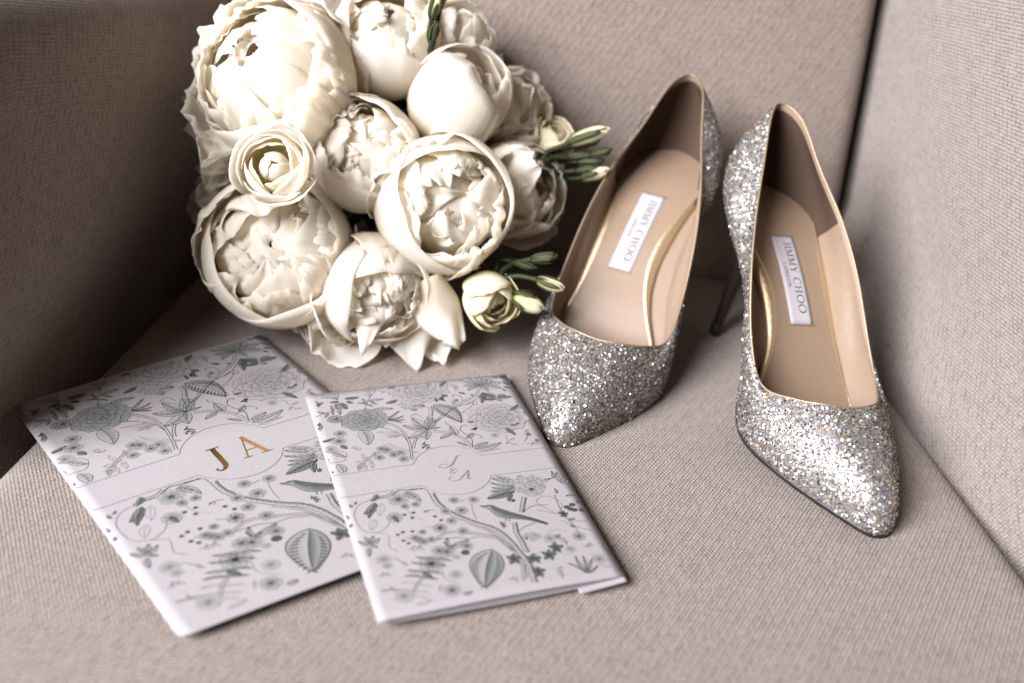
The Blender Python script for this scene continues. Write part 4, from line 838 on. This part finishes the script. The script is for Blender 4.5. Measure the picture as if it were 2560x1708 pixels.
    def flower(s, x, y, r, tone, rng):
        c = np.array([x, y]); o = rng.uniform(0, 6); s.disc(c, r, (.70, .685, .70), .25, 5, o/2, lvl=1, inner=(.30, .33, .325))
        for k in range(5):
            a = o + 2*math.pi*k/5; m = c + np.array([math.cos(a), math.sin(a)])*r*.55; b = np.linspace(0, 2*math.pi, 13)
            s.line(np.c_[m[0] + r*.48*np.cos(b), m[1] + r*.42*np.sin(b)], .0022, tone, 2); s.line([c, c + (m - c)*1.4], .0028, tone, 2, taper=.7)
            s.line([c + (m-c)*.4 + [.002, .002], c + (m - c)*1.2 + [.005, -.004]], .002, tone, 2)
        s.disc(c, r*.26, INK[min(3, tone + 1)], lvl=3)
    def cluster(s, x, y, r, tone, rng):
        for k in range(34):
            a = rng.uniform(0, 6.28); q = np.array([x, y]) + np.array([math.cos(a)*1.15, math.sin(a)*.8])*r*rng.random()**.5
            s.disc(q, r*.20, (.70, .685, .70), .3, 4, a, lvl=1 + k*.1, inner=(.3, .33, .32)); s.ring(q, r*.19, 2, .0026, .3, 4, a, 14); s.line([q, q + [.003, .001]], .004, 3)
    def ivy(s, x, y, r, tone, rng):
        for k in range(5):
            a = k*1.257 + rng.uniform(-.2, .2); s.leaf(x, y, x + r*1.3*math.cos(a), y + r*1.2*math.sin(a), .55, 2, rng)
    def bird(s, x0, y0, x1, y1):
        a = np.array([x0, y0]); d = np.array([x1 - x0, y1 - y0]); L = np.hypot(*d); t = d/L; q = np.array([-t[1], t[0]])
        # distance along, upper and lower edge as shares of the length
        st = np.array([(0, -.005, .005), (.06, -.02, .012), (.10, -.06, .015), (.16, -.075, .035), (.22, -.06, .085), (.30, -.045, .125), (.40, -.035, .125), (.50, -.03, .09), (.62, -.03, .055), (.75, -.028, .03), (.90, -.02, .028), (1.0, -.005, .03)])
        T = np.linspace(0, 1, 40); up = np.interp(T, st[:, 0], st[:, 1]); lo = np.interp(T, st[:, 0], st[:, 2])
        U = a + np.outer(T*L, t) + np.outer(up*L, q); W = a + np.outer(T*L, t) + np.outer(lo*L, q); Mi = U*.55 + W*.45
        s.fill(U, Mi, (.20, .225, .215), 4); s.fill(Mi, W, (.42, .445, .44), 4); s.line(U, .0036, 3, 6); s.line(W, .003, 2, 6)
        for k in range(6, 36):
            e = Mi[k]*.3 + W[k]*.7; s.line([U[k]*.8 + W[k]*.2, e + t*L*.03], .0022, 3 if k % 2 else 2, 6)
        for h in (.35, .55, .75): s.line([U[k]*(1-h) + W[k]*h for k in range(14, 39)], .0022, 3, 7)
        e = a + t*L*.125 - q*L*.03; s.disc(e, .006, (.75, .74, .75), lvl=8); s.disc(e, .0035, INK[3], lvl=9)
        for k in (16, 18): s.line([W[k], W[k] + q*L*.06 + t*L*.01], .003, 2, 3)
def make_design(seed):
    P = Print(); rng = random.Random(seed)
    for e in DESIGN:
        k = e[0]
        if k == 'S': P.stem(*e[1:])
    for e in DESIGN:
        k = e[0]
        if k == 'L': P.leaf(*e[1:5], e[5]*(1.2 if e[5] > .12 else 1), e[6], rng)
        elif k == 'P': P.peony(e[1], e[2], e[3]*1.2, e[4], rng)
        elif k == 'F': P.flower(e[1], e[2], e[3]*1.05, e[4], rng)
        elif k == 'H': P.cluster(*e[1:], rng)
        elif k == 'V': P.ivy(*e[1:], rng)
        elif k == 'D': P.disc(np.array(e[1:3]), e[3]*1.2, INK[2])
        elif k == 'K': P.bird(*e[1:5])
    # small sprigs and tendrils fill the ground between the motifs
    occ = []
    for e in DESIGN:
        if e[0] == 'S': occ += [(e[1][i], e[1][i+1], .015) for i in range(0, len(e[1]), 2)] + [((e[1][i]+e[1][i+2])/2, (e[1][i+1]+e[1][i+3])/2, .015) for i in range(0, len(e[1])-2, 2)]
        elif e[0] == 'L': occ += [(e[1]+(e[3]-e[1])*t, e[2]+(e[4]-e[2])*t, .010 + (math.hypot(e[3]-e[1], e[4]-e[2])*e[5]*.55 if .1 < t < .9 else 0)) for t in (0, .25, .5, .75, 1)]
        elif e[0] == 'K': occ += [(e[1]+(e[3]-e[1])*t, e[2]+(e[4]-e[2])*t, .04) for t in (0, .25, .5, .75, 1)]
        else: occ.append((e[1], e[2], e[3]))
    for k in range(2600):
        x, y = rng.uniform(.06, .94), rng.uniform(.05, PH - .06)
        if any(math.hypot(x - a, y - b) < r + .026 for a, b, r in occ) or hidden(x, y, .03): continue
        occ.append((x, y, .016)); a = rng.uniform(0, 6.28); L = rng.uniform(.04, .075); tn = rng.choice((0, 0, 1)); bend = rng.uniform(-1.2, 1.2)
        p = np.array([(x + L*(t - .5)*math.cos(a + bend*(t - .5)), y + L*(t - .5)*math.sin(a + bend*(t - .5))) for t in np.linspace(0, 1, 7)])
        P.line(catmull(p, 3), .0026, min(tn + 1, 2))
        if k % 4 == 0:
            c = p[-1]; q = np.array([(c[0] + .012*(1 - t*.6)*math.cos(a + 5*t), c[1] + .012*(1 - t*.6)*math.sin(a + 5*t)) for t in np.linspace(0, 1, 14)]); P.line(q - (q[0] - c), .0022, 1)
        else:
            for i in (1, 2, 3, 4, 5):
                sg = 1 if i % 2 else -1; b = a + bend*(i/6 - .5) + sg*.8; l = L*rng.uniform(.28, .42)
                P.leaf(p[i][0], p[i][1], p[i][0] + l*math.cos(b), p[i][1] + l*math.sin(b), .3, tn, rng)
            if k % 3 == 0: P.flower(p[-1][0], p[-1][1], .012, 1, rng)
    # hairlines round the plain band and roundel
    hl = (.45, .44, .455); a0 = math.asin((CIRC[1] - BAND0)/CRAD); a1 = math.asin((BAND1 - CIRC[1])/CRAD)
    up = np.linspace(math.pi - a0, a0, 40); lo = np.linspace(math.pi - a1, a1, 40)
    top = [(u, BAND0) for u in np.linspace(.01, CIRC[0] - CRAD*math.cos(a0), 12)] + [(CIRC[0] + CRAD*math.cos(a), CIRC[1] - CRAD*math.sin(a)) for a in up] + [(u, BAND0) for u in np.linspace(CIRC[0] + CRAD*math.cos(a0), .99, 12)]
    bot = [(u, BAND1) for u in np.linspace(.01, CIRC[0] - CRAD*math.cos(a1), 12)] + [(CIRC[0] + CRAD*math.cos(a), CIRC[1] + CRAD*math.sin(a)) for a in lo] + [(u, BAND1) for u in np.linspace(CIRC[0] + CRAD*math.cos(a1), .99, 12)]
    P.line(top, .003, hl, 2, clip=False); P.line(bot, .003, hl, 2, clip=False)
    return P
SERIF = {
 'J': ([([(.40,1),(.40,.30),(.38,.12),(.30,.0),(.18,-.06),(.09,-.02),(.06,.06)], [.17,.17,.155,.10,.05,.05,.10]), ([(.20,.985),(.62,.985)], .03)], .6),
 'A': ([([(.46,1.0),(.14,.0)], .04), ([(.44,1.0),(.82,.0)], .145), ([(.24,.33),(.66,.33)], .03), ([(.0,.012),(.30,.012)], .03), ([(.60,.012),(1.0,.012)], .03)], 1.)}
def sheet_fn(corners, bow):
    c = [Vector(p) for p in corners]
    def f(u, v, dz=0.):
        vv = v/PH; p = c[0]*((1-u)*(1-vv)) + c[1]*(u*(1-vv)) + c[2]*(u*vv) + c[3]*((1-u)*vv)
        return Vector((p.x, p.y, p.z + bow(u, vv) + dz))
    return f
def sheet(name, f, th, parent, origin, rad=0., nu=24, nv=36, mat=None, u0=0., u1=1., v0=0., v1=PH):
    V = []; vs = sorted(set(list(np.linspace(v0, v1, nv)) + ([v0 + rad*k for k in (.05, .15, .3, .5, .75)] + [v1 - rad*k for k in (.05, .15, .3, .5, .75)] if rad else [])))
    for v in vs:
        ins = 0
        for e in (v - v0, v1 - v):
            if e < rad: ins = max(ins, rad - math.sqrt(max(0, rad*rad - (rad - e)**2)))
        for u in np.linspace(u0 + ins, u1 - ins, nu): V.append(f(u, v) - origin)
    F = [q[::-1] for q in grid_faces(nu, len(vs))]
    o = mesh(name, V, F, mat or M_PAPER, parent); solidify(o, th); return o
def put_print(P, f, parent, origin, name='floral_print', mat=None):
    V = [f(u, v, .00006 + z) - origin for (u, v), z in zip(P.V, P.z)]
    F = []
    for q in P.F:
        a, b, c = (Vector((*P.V[i], 0)) for i in q[:3])
        F.append(q if (b - a).cross(c - a).z < 0 else q[::-1])
    o = mesh(name, V, F, mat or M_INK, parent, True, cols=P.C); o['kind'] = 'stuff'; return o
def put_ribbons(strokes, f, parent, origin, name, mat, dz=.00022):
    acc = Acc()
    for V2, F2 in strokes:
        V = [f(p[0], p[1], dz) - origin for p in V2]; acc.add(V, F2)
    F = []
    for q in acc.F:
        a, b, c = (Vector(acc.V[i]) for i in q[:3]); F.append(q if (b - a).cross(c - a).z > 0 else q[::-1])
    return mesh(name, acc.V, F, mat, parent)
DES = make_design(5)
# larger flat card with rounded corners and gold initials
C1 = ((-.2485, .4079, .0016), (-.1467, .4998, .0018), (-.0056, .3462, .0034), (-.116, .2654, .0048))
f1 = sheet_fn(C1, lambda u, v: .0012*math.sin(math.pi*v)*.5 + .0008*math.sin(math.pi*u))
o1 = Vector((-.13, .38, .001)); card1 = empty('floral_card', o1)
describe(card1, 'larger white floral card with gold initials J A, lying partly under the folded one', 'card', 'floral wedding stationery')
sheet('card_sheet', f1, .0006, card1, o1, rad=.024)
put_print(DES, f1, card1, o1)
for ch, x, y, h in (('J', .417, .797, .130), ('A', .528, .780, .126)):
    st = []
    for pts, w in SERIF[ch][0]:
        pts = np.asarray(pts, float)
        if len(pts) > 2: n = (len(pts)-1)*6 + 1; w = np.interp(np.linspace(0, 1, n), np.linspace(0, 1, len(pts)), w); pts = catmull(pts, 6)
        else: pts = np.array([pts[0] + (pts[1] - pts[0])*t for t in np.linspace(0, 1, 5)])
        V2, F2 = ribbon(pts, w); st.append((np.c_[x + V2[:, 0]*h*.85, y - V2[:, 1]*h], F2))
    put_ribbons(st, f1, card1, o1, 'gold_letter', M_FOIL)
# smaller folded card with script initials, its right edge folded under
C2 = ((-.1061, .4337, .0062), (-.0019, .4753, .0040), (.0568, .3201, .0052), (-.0429, .2802, .0068))
f2 = sheet_fn(C2, lambda u, v: .0010*math.sin(math.pi*u)*(.3 + .7*v) + .0006*math.sin(math.pi*v))
o2 = Vector((-.03, .38, .002)); card2 = empty('folded_card', o2)
describe(card2, 'smaller folded floral card with script initials, lying on the larger card by the shoe', 'card', 'floral wedding stationery')
sheet('front_panel', f2, .00035, card2, o2)
put_print(DES, f2, card2, o2)
g2 = lambda u, v: f2(u, v) - Vector((0, 0, .0008 + .0022*math.sin(math.pi*min(1, u*1.02))**.6*(.25 + .75*v/PH)))
sheet('middle_panel', g2, .00035, card2, o2, u0=.004, u1=.994, v0=.004, v1=PH - .006)
h2 = lambda u, v: f2(u, v) - Vector((0, 0, .0012 + .0030*math.sin(math.pi*min(1, u*1.02))**.6*(.25 + .75*v/PH)))
sheet('inner_panel', h2, .00035, card2, o2, u0=.006, u1=.994, v0=.004, v1=PH - .004)
k2 = lambda u, v: f2(u, v) - Vector((0, 0, .0004 + .0042*math.sin(math.pi*min(1, (1 - u)*2.2 + .02)/2)**.8*(.35 + .65*v/PH)))
sheet('back_flap', k2, .00035, card2, o2, u0=.80, u1=.999, v0=.006, v1=PH + .022)
SCRIPT = [([(.600,.606),(.575,.612),(.563,.622)], [.002,.003,.003]), ([(.578,.612),(.560,.634),(.543,.660),(.527,.678),(.505,.688),(.482,.690),(.464,.682),(.470,.668),(.492,.662),(.515,.668)], [.003,.007,.009,.008,.004,.003,.003,.003,.002,.002]),
          ([(.545,.712),(.528,.704),(.512,.708),(.516,.716),(.530,.720),(.512,.726),(.504,.736),(.516,.744),(.535,.736),(.548,.722)], [.002,.003,.003,.003,.003,.003,.004,.003,.002,.002]),
          ([(.598,.734),(.582,.752),(.562,.775),(.545,.793),(.522,.803),(.496,.800),(.483,.786),(.495,.772),(.515,.772)], [.003,.003,.003,.003,.003,.003,.003,.002,.002]), ([(.598,.734),(.592,.762),(.580,.795),(.584,.803),(.596,.797)], [.004,.009,.010,.005,.002]), ([(.540,.778),(.570,.770),(.600,.772)], [.002,.003,.002])]
st = []
for pts, w in SCRIPT:
    n = (len(pts)-1)*6 + 1; w = np.interp(np.linspace(0, 1, n), np.linspace(0, 1, len(pts)), w); q = catmull(pts, 6); q = (q - [.535, .712])*.86 + [.525, .712]; st.append(ribbon(q, w*.8))
put_ribbons(st, f2, card2, o2, 'script_initials', plain('taupe print', (.20, .165, .16), .6))
